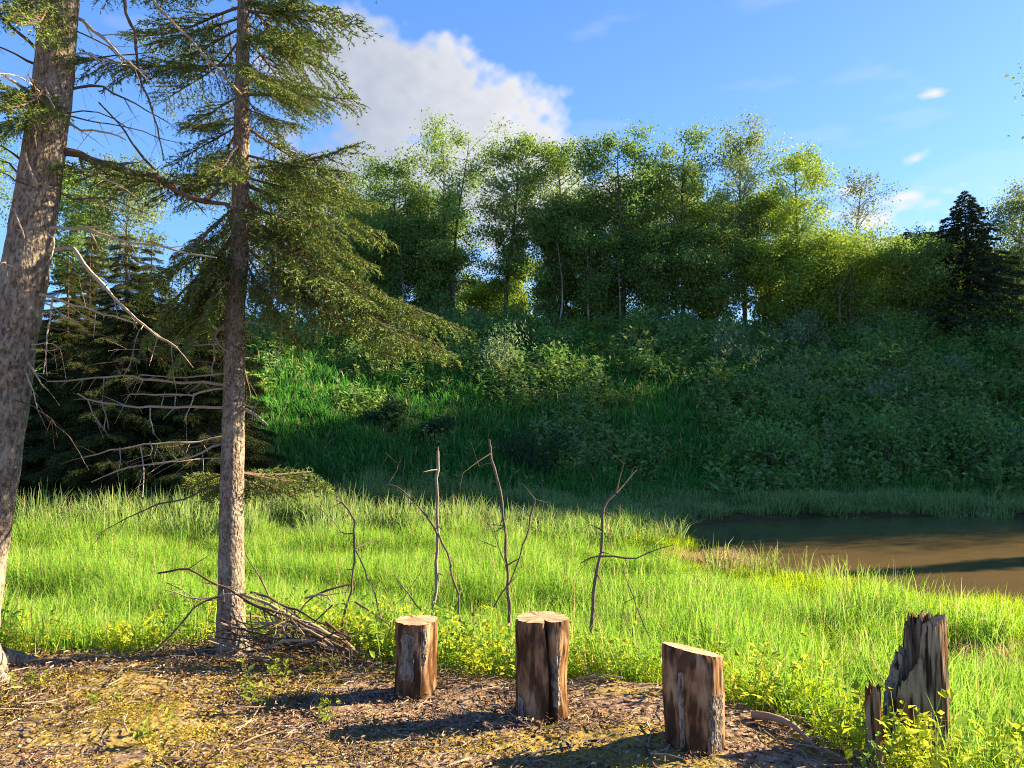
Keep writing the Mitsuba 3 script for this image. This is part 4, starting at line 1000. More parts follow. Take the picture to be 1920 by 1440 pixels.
for i, (x, y, R, H, kind, lab) in enumerate(SHRUBS):
    shrub(num('bank_shrub', i), x, y, R, H, kind, 1000 + i, lab)
g = np.random.default_rng(32)
i = len(SHRUBS)
for _ in range(900):
    x, y = g.uniform(-14, 31), g.uniform(28, 47)
    h = float(hill_dist(np.array([x]), np.array([y]))[0])
    # the upper and the right-hand slope carry the shrubs; the lower left is grassy
    want = 0.75 * sm(9, 14, h) + 0.75 * sm(9, 16, x) * sm(1, 4, h)
    if h < 1.5 or h > 19 or g.random() > want or abs(x) > y * 0.72 or i > 95:
        continue
    kind, R, H = 'willow' if g.random() < 0.25 else 'green', g.uniform(0.9, 1.7), g.uniform(0.8, 1.8)
    where = ('lower', 'middle', 'upper')[int(np.clip(h / 6.2, 0, 2))]
    below = min(HILL_TREES[:14], key=lambda q: abs(math.atan2(q[0], q[1]) - math.atan2(x, y)))[6].split(',')[0]
    lab = f"{'pale' if kind == 'willow' else 'deep green'} {'wide' if R > 1.2 else 'small'} shrub on the {where} bank below the {below}"
    shrub(num('bank_shrub', i), x, y, R, H, kind, 1000 + i, ' '.join(lab.split()[:13]), 'leafy shrubs covering the shaded bank', 900)
    i += 1


same = {}
for kk, v in labels.items():
    if kk.startswith('bank_shrub'):
        same.setdefault(v['label'], []).append(kk)
for lab, ks in same.items():
    if len(ks) > 1:   # alike neighbours: say which, from left to right
        ks.sort(key=lambda kk: float(shrub_az[kk]))
        for w, kk in zip(('left-hand', 'right-hand') if len(ks) == 2 else ('leftmost', 'second', 'third', 'fourth', 'fifth', 'sixth'), ks):
            labels[kk]['label'] = f'{w} {lab}'.replace(' shrub on the', ' shrub of those on the') if len(ks) > 2 else f'{w} {lab}'


def tuft(seed, n, R, h0, h1, w, ca, cb, lean=0.35, straw=0.06):
    g = np.random.default_rng(seed)
    a, r = g.uniform(0, 6.28, n), R * np.sqrt(g.random(n))
    b = np.stack([r * np.cos(a), r * np.sin(a), np.full(n, -0.05)], 1)
    wind = np.array([0.10, 0.03])
    ln = g.normal(0, lean * 0.6, (n, 2)) + b[:, :2] / R * lean * 0.5 + wind
    return Part().add(*blades(b, g.uniform(h0, h1, n), np.clip(ln, -0.8, 0.8), w * g.uniform(0.7, 1.3, n), np.where(g.random((n, 1)) < straw, tint(g, n, (0.30, 0.25, 0.12), (0.42, 0.36, 0.20), 0.2), tint(g, n, ca, cb, 0.2)), g)).ply('m_grass')


def weed(seed, n, R, H, size, ca, cb, wr=0.55, stems=9, bsdf='m_leaf'):
    """a clump of leafy stems; (stem, leaves) in one group"""
    g = np.random.default_rng(seed)
    wood, C, D = Part(), [], []
    for k in range(stems):
        a, r = g.uniform(0, 6.28), R * math.sqrt(g.random()) * 0.7
        s = np.array([r * math.cos(a), r * math.sin(a), -0.03])
        e = s + np.array([math.cos(a) * R * 0.45, math.sin(a) * R * 0.45, H * g.uniform(0.6, 1.1)])
        u = np.linspace(0, 1, 5)[:, None]
        q = s + (e - s) * u + g.normal(0, 0.02 * H, 3) * np.sin(u * 3.14)
        wood.add(*tube(q, np.linspace(0.006, 0.002, 5) * (H + 0.3), 4), np.asarray(ca) * 0.9)
        m = n // stems
        t = g.random(m) ** 0.7 * 0.85 + 0.15
        c = s + (e - s) * t[:, None] + g.normal(0, 0.10 * R, (m, 3))
        C.append(c)
        b = g.uniform(0, 6.28, m)
        D.append(np.stack([np.cos(b), np.sin(b), g.uniform(-0.1, 0.9, m)], 1))
    C, D = np.vstack(C), np.vstack(D)
    m = len(C)
    ls = size * g.uniform(0.6, 1.3, m)
    lv = Part().add(*leaf_mesh(C, D, g.normal(0, 0.4, (m, 3)) + [0, 0, 1.0], ls, ls * wr, tint(g, m, ca, cb, 0.2)))
    return dict(stem=wood.ply('m_twig'), foliage=lv.ply(bsdf))


def scatter(name, source_names, pts, smin, smax, seed, label, category, squash=None, tall=None):
    """many copies as ONE countless stuff: name__001, name__002 ..."""
    g = np.random.default_rng(seed)
    z = land(pts[:, 0], pts[:, 1])
    for i, (p, zz) in enumerate(zip(pts, z)):
        s = g.uniform(smin, smax)
        sz = s * (tall[i] if tall is not None else 1.0)
        place(f'{name}__{i + 1:03d}', source_names[g.integers(len(source_names))], stand(p[0], p[1], zz, s, g.uniform(0, 6.28), sz, tilt=tuple(g.normal(0, 4, 2))))
    tag(name, label, category, kind='stuff')


def sample(rng, n, x0, x1, y0, y1):
    return np.stack([rng.uniform(x0, x1, n), rng.uniform(y0, y1, n)], 1)


g = np.random.default_rng(41)
# the bank's grass
for k in range(3):
    group(f'bank_grass_{k}', blades=tuft(50 + k, 46, 0.45, 0.35, 0.8, 0.035, (0.045, 0.19, 0.032), (0.085, 0.265, 0.048), 0.5))
    group(f'bank_weed_{k}', **weed(60 + k, 60, 0.6, 0.75, 0.20, (0.125, 0.26, 0.055), (0.20, 0.35, 0.085), stems=7))
    group(f'bank_brush_{k}', **weed(63 + k, 56, 0.55, (0.6, 1.15, 0.9)[k], (0.15, 0.24, 0.13)[k], ((0.20, 0.32, 0.06), (0.17, 0.28, 0.10), (0.24, 0.30, 0.09))[k], ((0.28, 0.40, 0.08), (0.24, 0.36, 0.14), (0.33, 0.37, 0.14))[k], (0.5, 0.35, 0.6)[k], stems=6))
p = sample(g, 9500, -22, 33, 25, 49)
h = hill_dist(p[:, 0], p[:, 1])
ok = (h > -0.5) & (h < 20) & (np.abs(p[:, 0]) < p[:, 1] * 0.74)
green = meshkit.fbm(np.stack([p[:, 0] * 0.40, p[:, 1] * 0.55, p[:, 0] * 0], 1), 4, 5) + 0.14 * (1 - sm(4, 12, p[:, 0])) * (1 - sm(8, 13, h)) + 0.08 * (1 - sm(0, 3, h))
isg = green + 0.10 * (g.random(len(p)) - 0.5) > 0.56
scatter('bank_grass', ['bank_grass_0', 'bank_grass_1', 'bank_grass_2'], p[ok & isg], 0.8, 1.4, 1, 'deep green grass on the shaded lower bank', 'grass')
scatter('bank_undergrowth', ['bank_weed_0', 'bank_weed_1', 'bank_weed_2', 'bank_brush_0', 'bank_brush_1', 'bank_brush_2'], p[ok & ~isg], 0.55, 1.6, 2, 'leafy undergrowth covering the shaded bank', 'undergrowth')

# the marsh: tussocks of bright grass, taller reeds towards the back, none in the pond
YG, G2, DG = (0.26, 0.45, 0.014), (0.16, 0.35, 0.035), (0.065, 0.19, 0.032)
for k in range(3):
    group(f'tall_grass_{k}', blades=tuft(70 + k, 130, 0.26, 0.28, 0.62, 0.0072, G2, (0.22, 0.37, 0.06), 0.48))
    group(f'short_grass_{k}', blades=tuft(80 + k, 140, 0.26, 0.17, 0.38, 0.0065, YG, (0.30, 0.41, 0.02), 0.5))
    group(f'lush_grass_{k}', blades=tuft(90 + k, 95, 0.26, 0.26, 0.55, 0.009, DG, (0.15, 0.28, 0.04), 0.45))
    group(f'back_grass_{k}', blades=tuft(95 + k, 64, 0.40, 0.45, 0.9, 0.020, (0.15, 0.27, 0.06), (0.25, 0.34, 0.13), 0.35))
p = np.vstack([sample(g, 4200, -9.5, 10, 6.6, 12.5), sample(g, 5200, -18, 16, 12.5, 21), sample(g, 3000, -22, 22, 21, 29.5)])
p = p[np.abs(p[:, 0]) < p[:, 1] * 0.72 + 0.6]
e, pd, hd = edge_dist(p[:, 0], p[:, 1]), pond_dist(p[:, 0], p[:, 1]), hill_dist(p[:, 0], p[:, 1])
mudbar = np.hypot((p[:, 0] - 4.6) / 1.5, (p[:, 1] - 16.4) / 1.5) < 1
mudbar |= (np.hypot((p[:, 0] - 5.7) / 0.9, (p[:, 1] - 8.7) / 0.8) < 1) & (g.random(len(p)) < 0.8)
ok = (e > 1.7) & ((pd < -0.15) | ((pd < 0.7) & (g.random(len(p)) < 0.16))) & (hd < 0.8) & ~(mudbar & (g.random(len(p)) < 0.85))
p, e, pd = p[ok], e[ok], pd[ok]
n1 = meshkit.fbm(np.stack([p[:, 0] * 0.42, p[:, 1] * 0.95, p[:, 0] * 0], 1), 3, 14)
n1 = 0.5 + 1.35 * (n1 - 0.5)
near_pond = sm(-3.5, -1.0, pd) * sm(1.5, 4.0, p[:, 0])
back = sm(17, 21, p[:, 1])
u = g.random(len(p))
kind = np.where(u < back, 3, np.where(near_pond + 0.9 * (g.random(len(p)) - 0.5) > 0.5, 1, np.where(n1 < 0.41, 2, np.where(g.random(len(p)) < 0.35 + 0.4 * sm(-2, 4, p[:, 0]), 1, 0))))
tall = 0.40 + 1.10 * sm(0.28, 0.75, n1)
tall = tall * np.where(kind == 1, 0.85, np.where(kind == 3, 1 - 0.45 * sm(-3, 3, p[:, 0]), 1.0))
for kk, (nm, src, lab) in enumerate((('marsh_grass', 'tall_grass', 'tall bright green grass of the sunlit marsh'), ('shore_grass', 'short_grass', 'short yellow green grass along the pond and in the marsh'),
                                     ('lush_grass', 'lush_grass', 'darker lush grass between the bright tussocks'), ('back_reeds', 'back_grass', 'tall pale reeds at the back of the marsh'))):
    s = kind == kk
    scatter(nm, [f'{src}_{j}' for j in range(3)], p[s], 0.8, 1.3, 10 + kk, lab, 'grass', tall=tall[s])

# a patch of dry, beaten-down reeds and bare mud at the right
for k in range(2):
    group(f'dry_grass_{k}', blades=tuft(98 + k, 60, 0.26, 0.15, 0.42, 0.009, (0.20, 0.16, 0.09), (0.36, 0.30, 0.18), 0.9))
g3 = np.random.default_rng(42)
q3 = np.vstack([np.stack([g3.normal(5.7, 0.5, 46), g3.normal(8.7, 0.45, 46)], 1), np.stack([g3.normal(4.7, 0.7, 30), g3.normal(15.9, 0.7, 30)], 1)])
q3 = q3[pond_dist(q3[:, 0], q3[:, 1]) < 0.3]
scatter('dry_reeds', ['dry_grass_0', 'dry_grass_1'], q3, 0.7, 1.2, 43, 'dry beaten-down brown reeds in the marsh near the pond', 'reeds')

# leafy weeds on the slope below the clearing
WY, WG = (0.34, 0.42, 0.03), (0.17, 0.31, 0.045)
for k in range(4):
    group(f'slope_weed_{k}', **weed(110 + k, 110, 0.22, 0.34, 0.048, WY if k % 2 else WG, (0.40, 0.46, 0.05) if k % 2 else (0.22, 0.36, 0.06), 0.6, 8))
p = np.vstack([sample(g, 3000, -6.5, 7, 3.2, 9.0)])
e = edge_dist(p[:, 0], p[:, 1])
ok = (e > 0.10) & (e < 3.2) & (p[:, 1] > 2.4) & (g.random(len(p)) < 0.25 + 0.40 * (1 - sm(1.2, 2.6, e)))
ok &= (np.hypot(p[:, 0] + 2.03, p[:, 1] - 5.6) > 0.22) & (np.hypot(p[:, 0] - 2.16, p[:, 1] - 3.98) > 0.28) & (np.hypot(p[:, 0] - 1.90, p[:, 1] - 3.8) > 0.18)
scatter('slope_weeds', [f'slope_weed_{k}' for k in range(4)], p[ok], 0.5, 1.25, 20, 'small yellow green leafy weeds on the slope behind the logs', 'weeds')
p = sample(g, 2400, -6.5, 6.5, 3.0, 8.5)
e = edge_dist(p[:, 0], p[:, 1])
ok = (e > 0.35) & (e < 2.6) & (np.hypot(p[:, 0] - 2.16, p[:, 1] - 3.98) > 0.28)
scatter('slope_grass', ['short_grass_0', 'short_grass_1', 'tall_grass_0'], p[ok], 0.6, 1.0, 21, 'grass growing through the weeds on the slope', 'grass')

# ------------------------------------------------------------------ the sawn logs
def log(key, x, y, R, H, seed, label, tilt=(0, 0), flare=0.08, crack=None, slant=(0.0, 0.0), lobes=0.06, bulge=None, plates=()):
    """an upright sawn log: a fluted debarked side and a cut face; the top slants by slant (dz/dx, dz/dy)"""
    g = np.random.default_rng(seed)
    na, nz = 120, 48
    z0 = float(land(x, y)) - 0.03
    a = np.arange(na) * 2 * np.pi / na
    t = np.linspace(0, 1, nz)
    A, Tt = np.meshgrid(a, t)
    p = np.stack([np.cos(A) * 1.4 + seed, np.sin(A) * 1.4, Tt * 0.9], -1)
    r = R * (1 + lobes * 4 * (meshkit.fbm(p, 2, seed) - 0.5) + 0.05 * (meshkit.fbm(p * np.array([7, 7, 1.2]), 3, seed + 1) - 0.5))
    r = r * (1 + flare * (1 - Tt) ** 2.5 + 0.03 * np.cos(Tt * 5 + seed))
    if bulge:
        for (a0, t0, wa, wt, amt) in bulge:
            da = np.angle(np.exp(1j * (A - a0)))
            r = r * (1 + amt * np.exp(-(da / wa) ** 2 - ((Tt - t0) / wt) ** 2))
    if crack is not None:
        a0, w, depth = crack
        da = np.angle(np.exp(1j * (A - a0 - 0.12 * np.sin(Tt * 4))))
        r = r * (1 - depth * np.exp(-(da / w) ** 2) * (0.55 + 0.45 * Tt))
    r = r * (1 - 0.05 * Tt ** 30 * (meshkit.noise(np.stack([np.cos(A) * 9, np.sin(A) * 9, A * 0], -1), seed + 7) > 0.55))
    px, py = r * np.cos(A), r * np.sin(A)
    px = px + tilt[0] * Tt * H
    py = py + tilt[1] * Tt * H
    top = H + slant[0] * px + slant[1] * py
    pz = Tt * top
    v = np.stack([x + px, y + py, z0 + pz], -1).reshape(-1, 3)
    i, j = np.meshgrid(np.arange(nz - 1), np.arange(na), indexing='ij')
    i, j = i.ravel(), j.ravel()
    q = np.stack([i * na + j, i * na + (j + 1) % na, (i + 1) * na + (j + 1) % na, (i + 1) * na + j], 1)
    uv = np.stack([(A / (2 * np.pi) + seed) % 97, pz + seed * 3.0 * 0 + 0.0], -1).reshape(-1, 2)
    uv[:, 0] = np.cos(A.ravel()) * 0.16 + np.sin(A.ravel()) * 0.11 + seed   # continuous all round
    put(key + '__side', (v, q), 'm_log', smooth=True, uv=uv)
    # what is left of the bark: ragged curved plates standing a little proud of the bare wood
    for b, (a0, aw, t0, t1) in enumerate(plates):
        m1, m2 = 26, 40
        aa = a0 + np.linspace(-aw, aw, m1)
        tt = np.linspace(t0, t1, m2)
        AA, TT = np.meshgrid(aa, tt)
        jag = 0.35 * (meshkit.noise(np.stack([AA * 0 + b, TT * 16, TT * 0 + seed], -1), seed) - 0.5)
        AA = a0 + (AA - a0) * (1 + jag) + 0.25 * aw * (meshkit.noise(np.stack([TT * 9, TT * 0, TT * 0], -1), seed + b) - 0.5)
        ja = (AA % (2 * np.pi)) / (2 * np.pi) * na
        TT = np.clip(TT + 0.05 * (meshkit.noise(np.stack([AA * 11, TT * 0, TT * 0], -1), seed + 3 + b) - 0.5) * np.abs(2 * (TT - t0) / (t1 - t0) - 1), 0.0, 0.99)
        ti = TT * (nz - 1)
        i0, k0 = np.clip(ti.astype(int), 0, nz - 2), ja.astype(int) % na
        fi, fk = ti - i0, ja - np.floor(ja)
        k1 = (k0 + 1) % na
        def pick(F):
            return (F[i0, k0] * (1 - fk) + F[i0, k1] * fk) * (1 - fi) + (F[i0 + 1, k0] * (1 - fk) + F[i0 + 1, k1] * fk) * fi
        bx, by, bz = pick(px), pick(py), pick(pz)
        out = 0.004 + 0.010 * np.sin(np.linspace(0.15, np.pi - 0.15, m1))[None] ** 0.5 * np.sin(np.linspace(0.15, np.pi - 0.15, m2))[:, None] ** 0.5 + 0.006 * (meshkit.fbm(np.stack([AA * 14, TT * 9, AA * 0], -1), 3, seed) - 0.5)
        bx, by = bx + out * np.cos(AA), by + out * np.sin(AA)
        bq = (np.arange(m2 - 1)[:, None] * m1 + np.arange(m1 - 1)[None]).ravel()
        put(f'{key}__bark' if b == 0 else f'{key}__bark_{b:03d}', (np.stack([x + bx, y + by, z0 + bz], -1).reshape(-1, 3), np.stack([bq, bq + 1, bq + m1 + 1, bq + m1], 1)), 'm_bark', smooth=True, uv=np.stack([AA * 5, pz.mean() * 0 + TT * H * 24], -1).reshape(-1, 2))
    # the cut face: rings of vertices from the pith out, a little uneven from the saw
    rings = np.linspace(0, 1, 9)
    cv, cu = [], []
    for s in rings:
        xx, yy = px[-1] * s + tilt[0] * H * (1 - s), py[-1] * s + tilt[1] * H * (1 - s)
        zz = H + slant[0] * xx + slant[1] * yy + 0.0025 * (meshkit.noise(np.stack([xx * 50, yy * 50, xx * 0], 1), seed) - 0.5) * (s < 1) + 0.0005
        cv.append(np.stack([x + xx, y + yy, z0 + zz], 1))
        cu.append(np.stack([r[-1] * s, a], 1))
    cq = np.vstack([[(k * na + j, k * na + (j + 1) % na, (k + 1) * na + (j + 1) % na, (k + 1) * na + j) for j in range(na)] for k in range(8)])
    put(key + '__cut_face', (np.vstack(cv), cq[:, ::-1]), 'm_cut', smooth=True, uv=np.vstack(cu))
    tag(key, label, 'log', 'sawn logs set upright round the clearing')
    labels[key + '__cut_face'] = {'label': 'pale sawn top face'}


log('log_seat', -0.59, 4.78, 0.128, 0.475, 1, 'leftmost upright sawn log at the edge of the clearing, with a pale right side', flare=0.06, bulge=[(-0.5, 0.5, 0.35, 0.8, -0.10)], plates=[(-1.9, 0.32, 0.30, 0.88), (-1.1, 0.13, 0.5, 0.96)])
log('log_seat_001', 0.17, 4.42, 0.143, 0.585, 2, 'middle upright log, tallest of the three, with a deep crack down its front', flare=0.10, crack=(-1.30, 0.10, 0.55),
    bulge=[(-0.6, 0.85, 0.45, 0.22, 0.10), (-2.6, 0.95, 0.5, 0.15, 0.06), (-0.7, 0.5, 0.5, 0.2, -0.06)], plates=[(-0.98, 0.13, 0.22, 0.72), (-2.5, 0.14, 0.03, 0.30)])
log('log_seat_002', 0.925, 3.96, 0.148, 0.49, 3, 'rightmost upright log, reddish brown with a slanting sawn top', flare=0.03, slant=(-0.22, -0.13), plates=[(-0.95, 0.34, 0.02, 0.62), (-2.2, 0.10, 0.1, 0.8)])

# the snag: a rotted standing stump, tall on the right, broken down in steps on the left
def snag(key, x, y, profile, R, seed, label, depth=0.62):
    g = np.random.default_rng(seed)
    na, nz = 110, 60
    a = np.arange(na) * 2 * np.pi / na
    t = np.linspace(0, 1, nz)
    A, Tt = np.meshgrid(a, t)
    p = np.stack([np.cos(A) * 2.2 + seed, np.sin(A) * 2.2, Tt * 0.8], -1)
    r = R * (1 + 0.30 * (meshkit.fbm(p, 3, seed) - 0.5) + 0.16 * (meshkit.fbm(p * np.array([5, 5, 0.8]), 3, seed + 2) - 0.5)) * (1 + 0.12 * (1 - Tt) ** 2)
    px, py = r * np.cos(A), r * np.sin(A) * depth
    # height of the broken rim by its place across the stump, with splinters
    xs, hs = np.array(profile).T
    rim = np.interp(np.cos(a) * R, xs, hs) + 0.05 * (g.random(na) ** 3) + 0.03 * meshkit.noise(np.stack([np.cos(a) * 14, np.sin(a) * 14, a * 0], 1), seed)
    z0 = float(land(x, y)) - 0.08
    pz = Tt * (rim[None] + 0.08)
    outer = np.stack([x + px, y + py, z0 + pz], -1)
    inner = np.stack([x + px * 0.62, y + py * 0.62, z0 + np.minimum(pz, pz[-1:] * 0.97)], -1)[::-1][:30]
    v = np.vstack([outer.reshape(-1, 3), inner.reshape(-1, 3)])
    rows_n = nz + 30
    i, j = np.meshgrid(np.arange(rows_n - 1), np.arange(na), indexing='ij')
    i, j = i.ravel(), j.ravel()
    q = np.stack([i * na + j, i * na + (j + 1) % na, (i + 1) * na + (j + 1) % na, (i + 1) * na + j], 1)
    put(key, (v, q), 'm_snag', smooth=40)
    tag(key, label, 'stump')


zs = float(land(2.10, 4.05)) - 0.08
snag('rotten_stump', 2.10, 4.05, [(a, b - zs) for a, b in ((-0.16, 0.02), (-0.13, 0.12), (-0.09, 0.22), (-0.04, 0.30), (-0.005, 0.33), (0.015, 0.46), (0.035, 0.50), (0.16, 0.51))], 0.158, 41, 'dark broken standing stump at the right, tall on one side and stepped on the other')
zs = float(land(1.765, 3.80)) - 0.08
snag('rotten_stub', 1.765, 3.80, [(a, b - zs) for a, b in ((-0.05, 0.18), (0, 0.25), (0.05, 0.20))], 0.038, 42, 'thin dark broken stub left of the big broken stump')

# ------------------------------------------------------------------ dead saplings, brush pile
def sapling(keys, key, label, seed):
    for i, k in enumerate(keys):
        dead_branch(f'{key}__stem' if i == 0 else num(f'{key}__branch', i - 1), (SAPLINGS[k][0] * 0.75, SAPLINGS[k][1] * 0.75, SAPLINGS[k][2]), seed + i, (0.12, 0.10, 0.08) if k != 'a' else (0.20, 0.18, 0.155), 7, 0.5, 0.24)
    tag(key, label, 'dead sapling')


sapling(['a', 'a1', 'a2', 'a3'], 'dead_sapling', 'straight grey dead sapling rising behind the leftmost log', 3000)
sapling(['b', 'b1', 'b2', 'b3', 'b4', 'b5'], 'dead_sapling_001', 'tallest dead sapling, leaning left, with a broken twig at its top, behind the middle log', 3100)
sapling(['c', 'c1', 'c2', 'c3', 'c4', 'c5'], 'dead_sapling_002', 'dead sapling forked at its top with a level side branch, right of the middle log', 3200)
sapling(['d', 'd1', 'd2', 'd3'], 'dead_sapling_003', 'small dark dead sapling standing over the right end of the brush pile', 3300)
sapling(['e'], 'dead_sapling_004', 'short dark dead stick just right of the slim spruce trunk', 3400)
sapling(['f'], 'dead_sapling_005', 'short slanting dead stick just left of the leftmost log', 3500)
sapling(['g'], 'dead_sapling_006', 'thin pale stick crossing low behind the leftmost log', 3600)
sapling(['h', 'h1', 'h2'], 'dead_sapling_007', 'thin drooping dead twigs right of the forked sapling', 3700)
for i, (k, s) in enumerate(BRUSH.items()):
    dead_branch(num('brush_pile__stick', i), (s[0] * 0.68, s[1] * 0.62, s[2]), 4000 + i, (0.24, 0.20, 0.155) if i % 2 else (0.085, 0.065, 0.05), 7, 0.8, 0.22)
g = np.random.default_rng(51)
for i in range(110):   # the thin tangle in the heap
    c = np.array([g.uniform(-1.85, -1.20), g.uniform(5.2, 5.6), g.uniform(0.02, 0.26)])
    c[2] *= 1 - 0.5 * (c[0] + 1.85) / 0.65 * 0.6
    d = unit(np.array([g.normal(0.8, 0.5), g.normal(0, 0.3), g.normal(-0.28, 0.25)])) * g.uniform(0.1, 0.32)
    dead_branch(f'brush_pile__twig' if i == 0 else f'brush_pile__twig_{i:03d}', (g.uniform(0.003, 0.007), 0.002, [tuple(c - d), tuple(c), tuple(c + d)]), 4100 + i, (0.20, 0.165, 0.13) if i % 3 == 0 else (0.07, 0.054, 0.043), 5)
tag('brush_pile', 'heap of grey dead branches beside the slim spruce foot', 'brush pile')
dead_branch('fallen_branch', (0.012, 0.007, [(0.42, 4.95, 0.02), (0.55, 4.93, 0.05), (0.66, 4.9, 0.02), (0.80, 4.85, -0.02)]), 4300, (0.28, 0.22, 0.16))
tag('fallen_branch', 'fallen branch on the ground just right of the middle log', 'branch')
dead_branch('fallen_branch_001', (0.02, 0.012, [(1.33, 4.30, 0.03), (1.42, 4.22, 0.055), (1.50, 4.10, 0.03), (1.56, 3.95, -0.03)]), 4301, (0.24, 0.19, 0.15))
tag('fallen_branch_001', 'curved root-like branch at the edge of the bare ground right of the rightmost log', 'branch')

# ------------------------------------------------------------------ litter and seedlings on the bare ground
def litter(seed, n, R, size, ca, cb, long=1.0):
    g = np.random.default_rng(seed)
    P = Part()
    a, r = g.uniform(0, 6.28, n), R * np.sqrt(g.random(n))
    c = np.stack([r * np.cos(a), r * np.sin(a), g.uniform(0.002, 0.016, n)], 1)
    b = g.uniform(0, 6.28, n)
    ax = np.stack([np.cos(b), np.sin(b), g.normal(0, 0.30, n)], 1)
    ls = size * g.uniform(0.4, 1.3, n)
    return P.add(*leaf_mesh(c, ax, g.normal(0, 0.35, (n, 3)) + [0, 0, 1.0], ls * long, ls * 0.55 / long, tint(g, n, ca, cb, 0.45), 0.3)).ply('m_twig')


def cones(seed, n, R):
    g = np.random.default_rng(seed)
    P = Part()
    for k in range(n):
        a, r = g.uniform(0, 6.28), R * math.sqrt(g.random())
        b = g.uniform(0, 6.28)
        l, w = g.uniform(0.02, 0.04), g.uniform(0.006, 0.010)
        c = np.array([r * math.cos(a), r * math.sin(a), w * 0.7])
        d = np.array([math.cos(b), math.sin(b), g.normal(0, 0.15)])
        P.add(*tube([c, c + d * l * 0.25, c + d * l * 0.7, c + d * l], np.array([0.5, 1, 0.8, 0.25]) * w, 6, 0.3, seed + k), tint(g, 1, (0.05, 0.03, 0.02), (0.22, 0.13, 0.08))[0])
    return P.ply('m_twig')


def sticks(seed, n, R):
    g = np.random.default_rng(seed)
    P = Part()
    for k in range(n):
        a, r, b = g.uniform(0, 6.28), R * math.sqrt(g.random()), g.uniform(0, 6.28)
        l = g.uniform(0.04, 0.22)
        c = np.array([r * math.cos(a), r * math.sin(a), 0.010])
        d = np.array([math.cos(b), math.sin(b), g.normal(0, 0.06)]) * l / 2
        m = c + np.append(g.normal(0, 0.012, 2), 0.006)
        P.add(*tube([c - d, m, c + d], np.array([1, 0.8, 0.5]) * g.uniform(0.0018, 0.0045), 5), tint(g, 1, (0.10, 0.075, 0.06), (0.34, 0.28, 0.22))[0])
    return P.ply('m_twig')


for k in range(3):
    group(f'litter_{k}', sticks=sticks(155 + k, 9, 0.34), chips=litter(130 + k, 110, 0.30, 0.024, (0.045, 0.032, 0.026), (0.33, 0.25, 0.19)), needles=litter(140 + k, 150, 0.30, 0.018, (0.13, 0.085, 0.05), (0.28, 0.21, 0.13), 2.0), cones=cones(150 + k, 4, 0.30))
    group(f'moss_{k}', moss=litter(160 + k, 700, 0.22, 0.016, (0.17, 0.145, 0.025), (0.31, 0.255, 0.05)))
g = np.random.default_rng(61)
p = sample(g, 560, -4.2, 2.6, 2.2, 6.0)
p = p[g.random(len(p)) < 0.45 + 0.55 * sm(0.5, -1.5, p[:, 0])]
p = p[(edge_dist(p[:, 0], p[:, 1]) < 0.15) & (np.abs(p[:, 0]) < p[:, 1] * 0.75 + 0.3)]
foot = np.vstack([[(lx + 0.17 * math.cos(a), ly + 0.15 * math.sin(a)) for a in np.arange(0.3, 6.3, 1.05)] for lx, ly in ((-0.59, 4.78), (0.17, 4.42), (0.92, 3.96))])
p = np.vstack([p, foot])
scatter('forest_litter', ['litter_0', 'litter_1', 'litter_2'], p, 0.7, 1.25, 62, 'brown leaf litter, needles and small cones on the bare ground', 'leaf litter')
p = sample(g, 560, -4.2, 2.2, 2.2, 5.9)
mo = meshkit.fbm(np.stack([p[:, 0] * 1.3 + 4.0, p[:, 1] * 2.1 + 1.0, p[:, 0] * 0 + 9.0], 1), 4, 3) + 0.10 * sm(0.3, 2.6, -p[:, 0])
p = p[(edge_dist(p[:, 0], p[:, 1]) < -0.1) & (mo - 0.07 * sm(-1.6, -0.2, p[:, 0]) > 0.56)]
scatter('ground_moss', ['moss_0', 'moss_1', 'moss_2'], p, 0.7, 1.2, 63, 'yellow moss in patches on the bare ground', 'moss')

for k in range(2):
    group(f'seedling_{k}', **weed(170 + k, 60, 0.12, 0.16, 0.045, (0.15, 0.21, 0.035), (0.22, 0.27, 0.05), 0.5, 6))
for i, (x, y, s, lab) in enumerate(((-1.45, 4.62, 1.25, 'leafy green seedling on the bare ground left of the leftmost log'), (-1.05, 4.32, 0.85, 'leafy seedling near the end of the leftmost log shadow'),
                                    (-1.62, 5.05, 1.1, 'yellow green plant on the bare ground in front of the brush pile'), (-1.85, 4.05, 1.0, 'low leafy plant in the lower left of the clearing'),
                                    (-2.95, 4.75, 0.8, 'small bright plant near the left edge of the clearing'), (-1.28, 5.22, 0.9, 'small plant at the right foot of the brush pile'),
                                    (0.19, 4.20, 0.35, 'tiny seedling at the front foot of the cracked middle log'), (-2.35, 4.5, 0.7, 'small pale seedling in the litter at the left'))):
    place(num('seedling', i), f'seedling_{i % 2}', stand(x, y, float(land(x, y)), s, i * 1.3))
    tag(num('seedling', i), lab, 'seedling')

# big-leaved plants in the lower right corner, every leaf a part
def leaf_ply(seed, col):
    g = np.random.default_rng(seed)
    u = np.linspace(0, 1, 7)
    w = 0.42 * np.sin(np.pi * u ** 0.75) * (1 - 0.15 * u)
    z = 0.14 * np.sin(u * 2.6)
    v = np.concatenate([[[a, 0, b - 0.05] for a, b in zip(u, z)], [[a, c, b] for a, b, c in zip(u, z, w)], [[a, -c, b] for a, b, c in zip(u, z, w)]])
    f = []
    for k in range(6):
        f += [(k, k + 1, 8 + k), (k, 8 + k, 7 + k), (k, 14 + k, 15 + k), (k, 15 + k, k + 1)]
    P = Part().add(np.array(v), f, np.asarray(col) * (0.85 + 0.3 * g.random((len(v), 1))))
    return P.ply('m_leaf', smooth=True)


BIG = [leaf_ply(180, (0.20, 0.27, 0.025)), leaf_ply(181, (0.14, 0.22, 0.03)), leaf_ply(182, (0.26, 0.29, 0.03))]


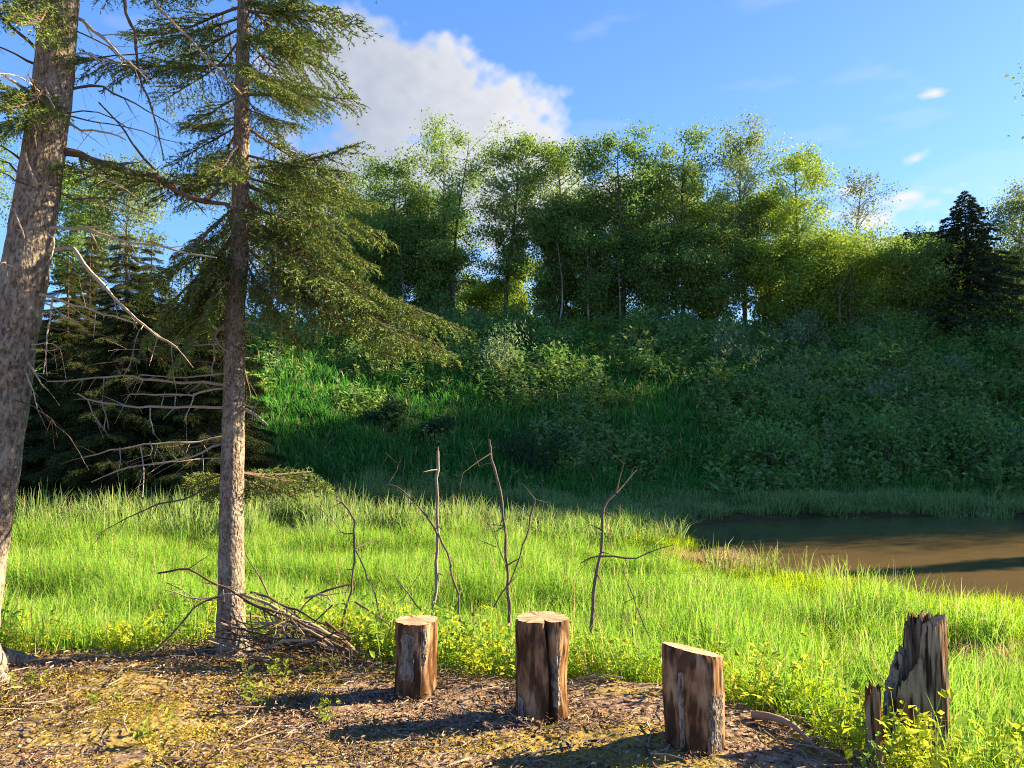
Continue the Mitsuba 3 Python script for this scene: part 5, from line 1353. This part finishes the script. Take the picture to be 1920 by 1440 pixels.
def big_plant(key, x, y, H, n, size, seed, label):
    g = np.random.default_rng(seed)
    z0 = float(land(x, y))
    P = Part()
    for k in range(n):
        a = g.uniform(0, 6.28)
        r = g.uniform(0.03, 0.20)
        h = H * g.uniform(0.5, 1.0)
        c = np.array([x + r * math.cos(a), y + r * math.sin(a), z0 + h])
        s = np.array([x + 0.02 * math.cos(a), y + 0.02 * math.sin(a), z0 - 0.02])
        u = np.linspace(0, 1, 5)[:, None]
        P.add(*tube(s + (c - s) * np.hstack([u ** 1.4, u ** 1.4, u ** 0.8]), np.linspace(0.004, 0.002, 5), 5), (0.12, 0.17, 0.04))
        scene[f'{key}__leaf' if k == 0 else f'{key}__leaf_{k:03d}'] = {**BIG[g.integers(3)], 'to_world': T().translate(c.tolist()).rotate([0, 0, 1], math.degrees(a + g.normal(0, 0.4))).rotate([0, 1, 0], g.uniform(-10, 35)).rotate([1, 0, 0], g.uniform(-25, 25)).scale(size * g.uniform(0.7, 1.2))}
    scene[key + '__stem'] = P.ply('m_twig')
    tag(key, label, 'plant')


for i, (x, y, H, n, s, lab) in enumerate(((2.22, 3.70, 0.14, 14, 0.08, 'leafy plant with yellow green leaves at the foot of the broken stump'), (2.62, 3.80, 0.30, 22, 0.12, 'big-leaved bright plant in the lower right corner'),
                                          (2.95, 4.35, 0.28, 18, 0.11, 'leafy plant right of the broken stump'), (2.02, 3.88, 0.20, 22, 0.055, 'small-leaved plant between the thin stub and the broken stump'),
                                          (2.30, 3.42, 0.14, 14, 0.09, 'low bright plant at the bottom edge in front of the broken stump'), (2.85, 3.95, 0.26, 16, 0.12, 'bright plant at the right edge below the water'))):
    big_plant(num('leafy_plant', i), x, y, H, n, s, 190 + i, lab)
# sedges standing by the pond's near end
for k in range(2):
    group(f'sedge_{k}', blades=tuft(120 + k, 40, 0.30, 0.45, 0.85, 0.016, (0.14, 0.23, 0.05), (0.24, 0.30, 0.09), 0.30))
for i, (x, y) in enumerate(((4.35, 14.0), (4.7, 14.3), (4.9, 13.6), (5.3, 13.2), (5.6, 12.8), (4.0, 14.6))):
    place(num('sedge_tuft', i), f'sedge_{i % 2}', stand(x, y, float(land(x, y)), 0.9 + 0.1 * (i % 3), i))
    tag(num('sedge_tuft', i), f"{('second', 'third', 'fourth', 'fifth', 'rightmost', 'leftmost')[i]} of the pale sedge tufts by the pond, counted from the left", 'sedge', 'sedge tufts at the near end of the pond')
print(len(scene), 'entries')
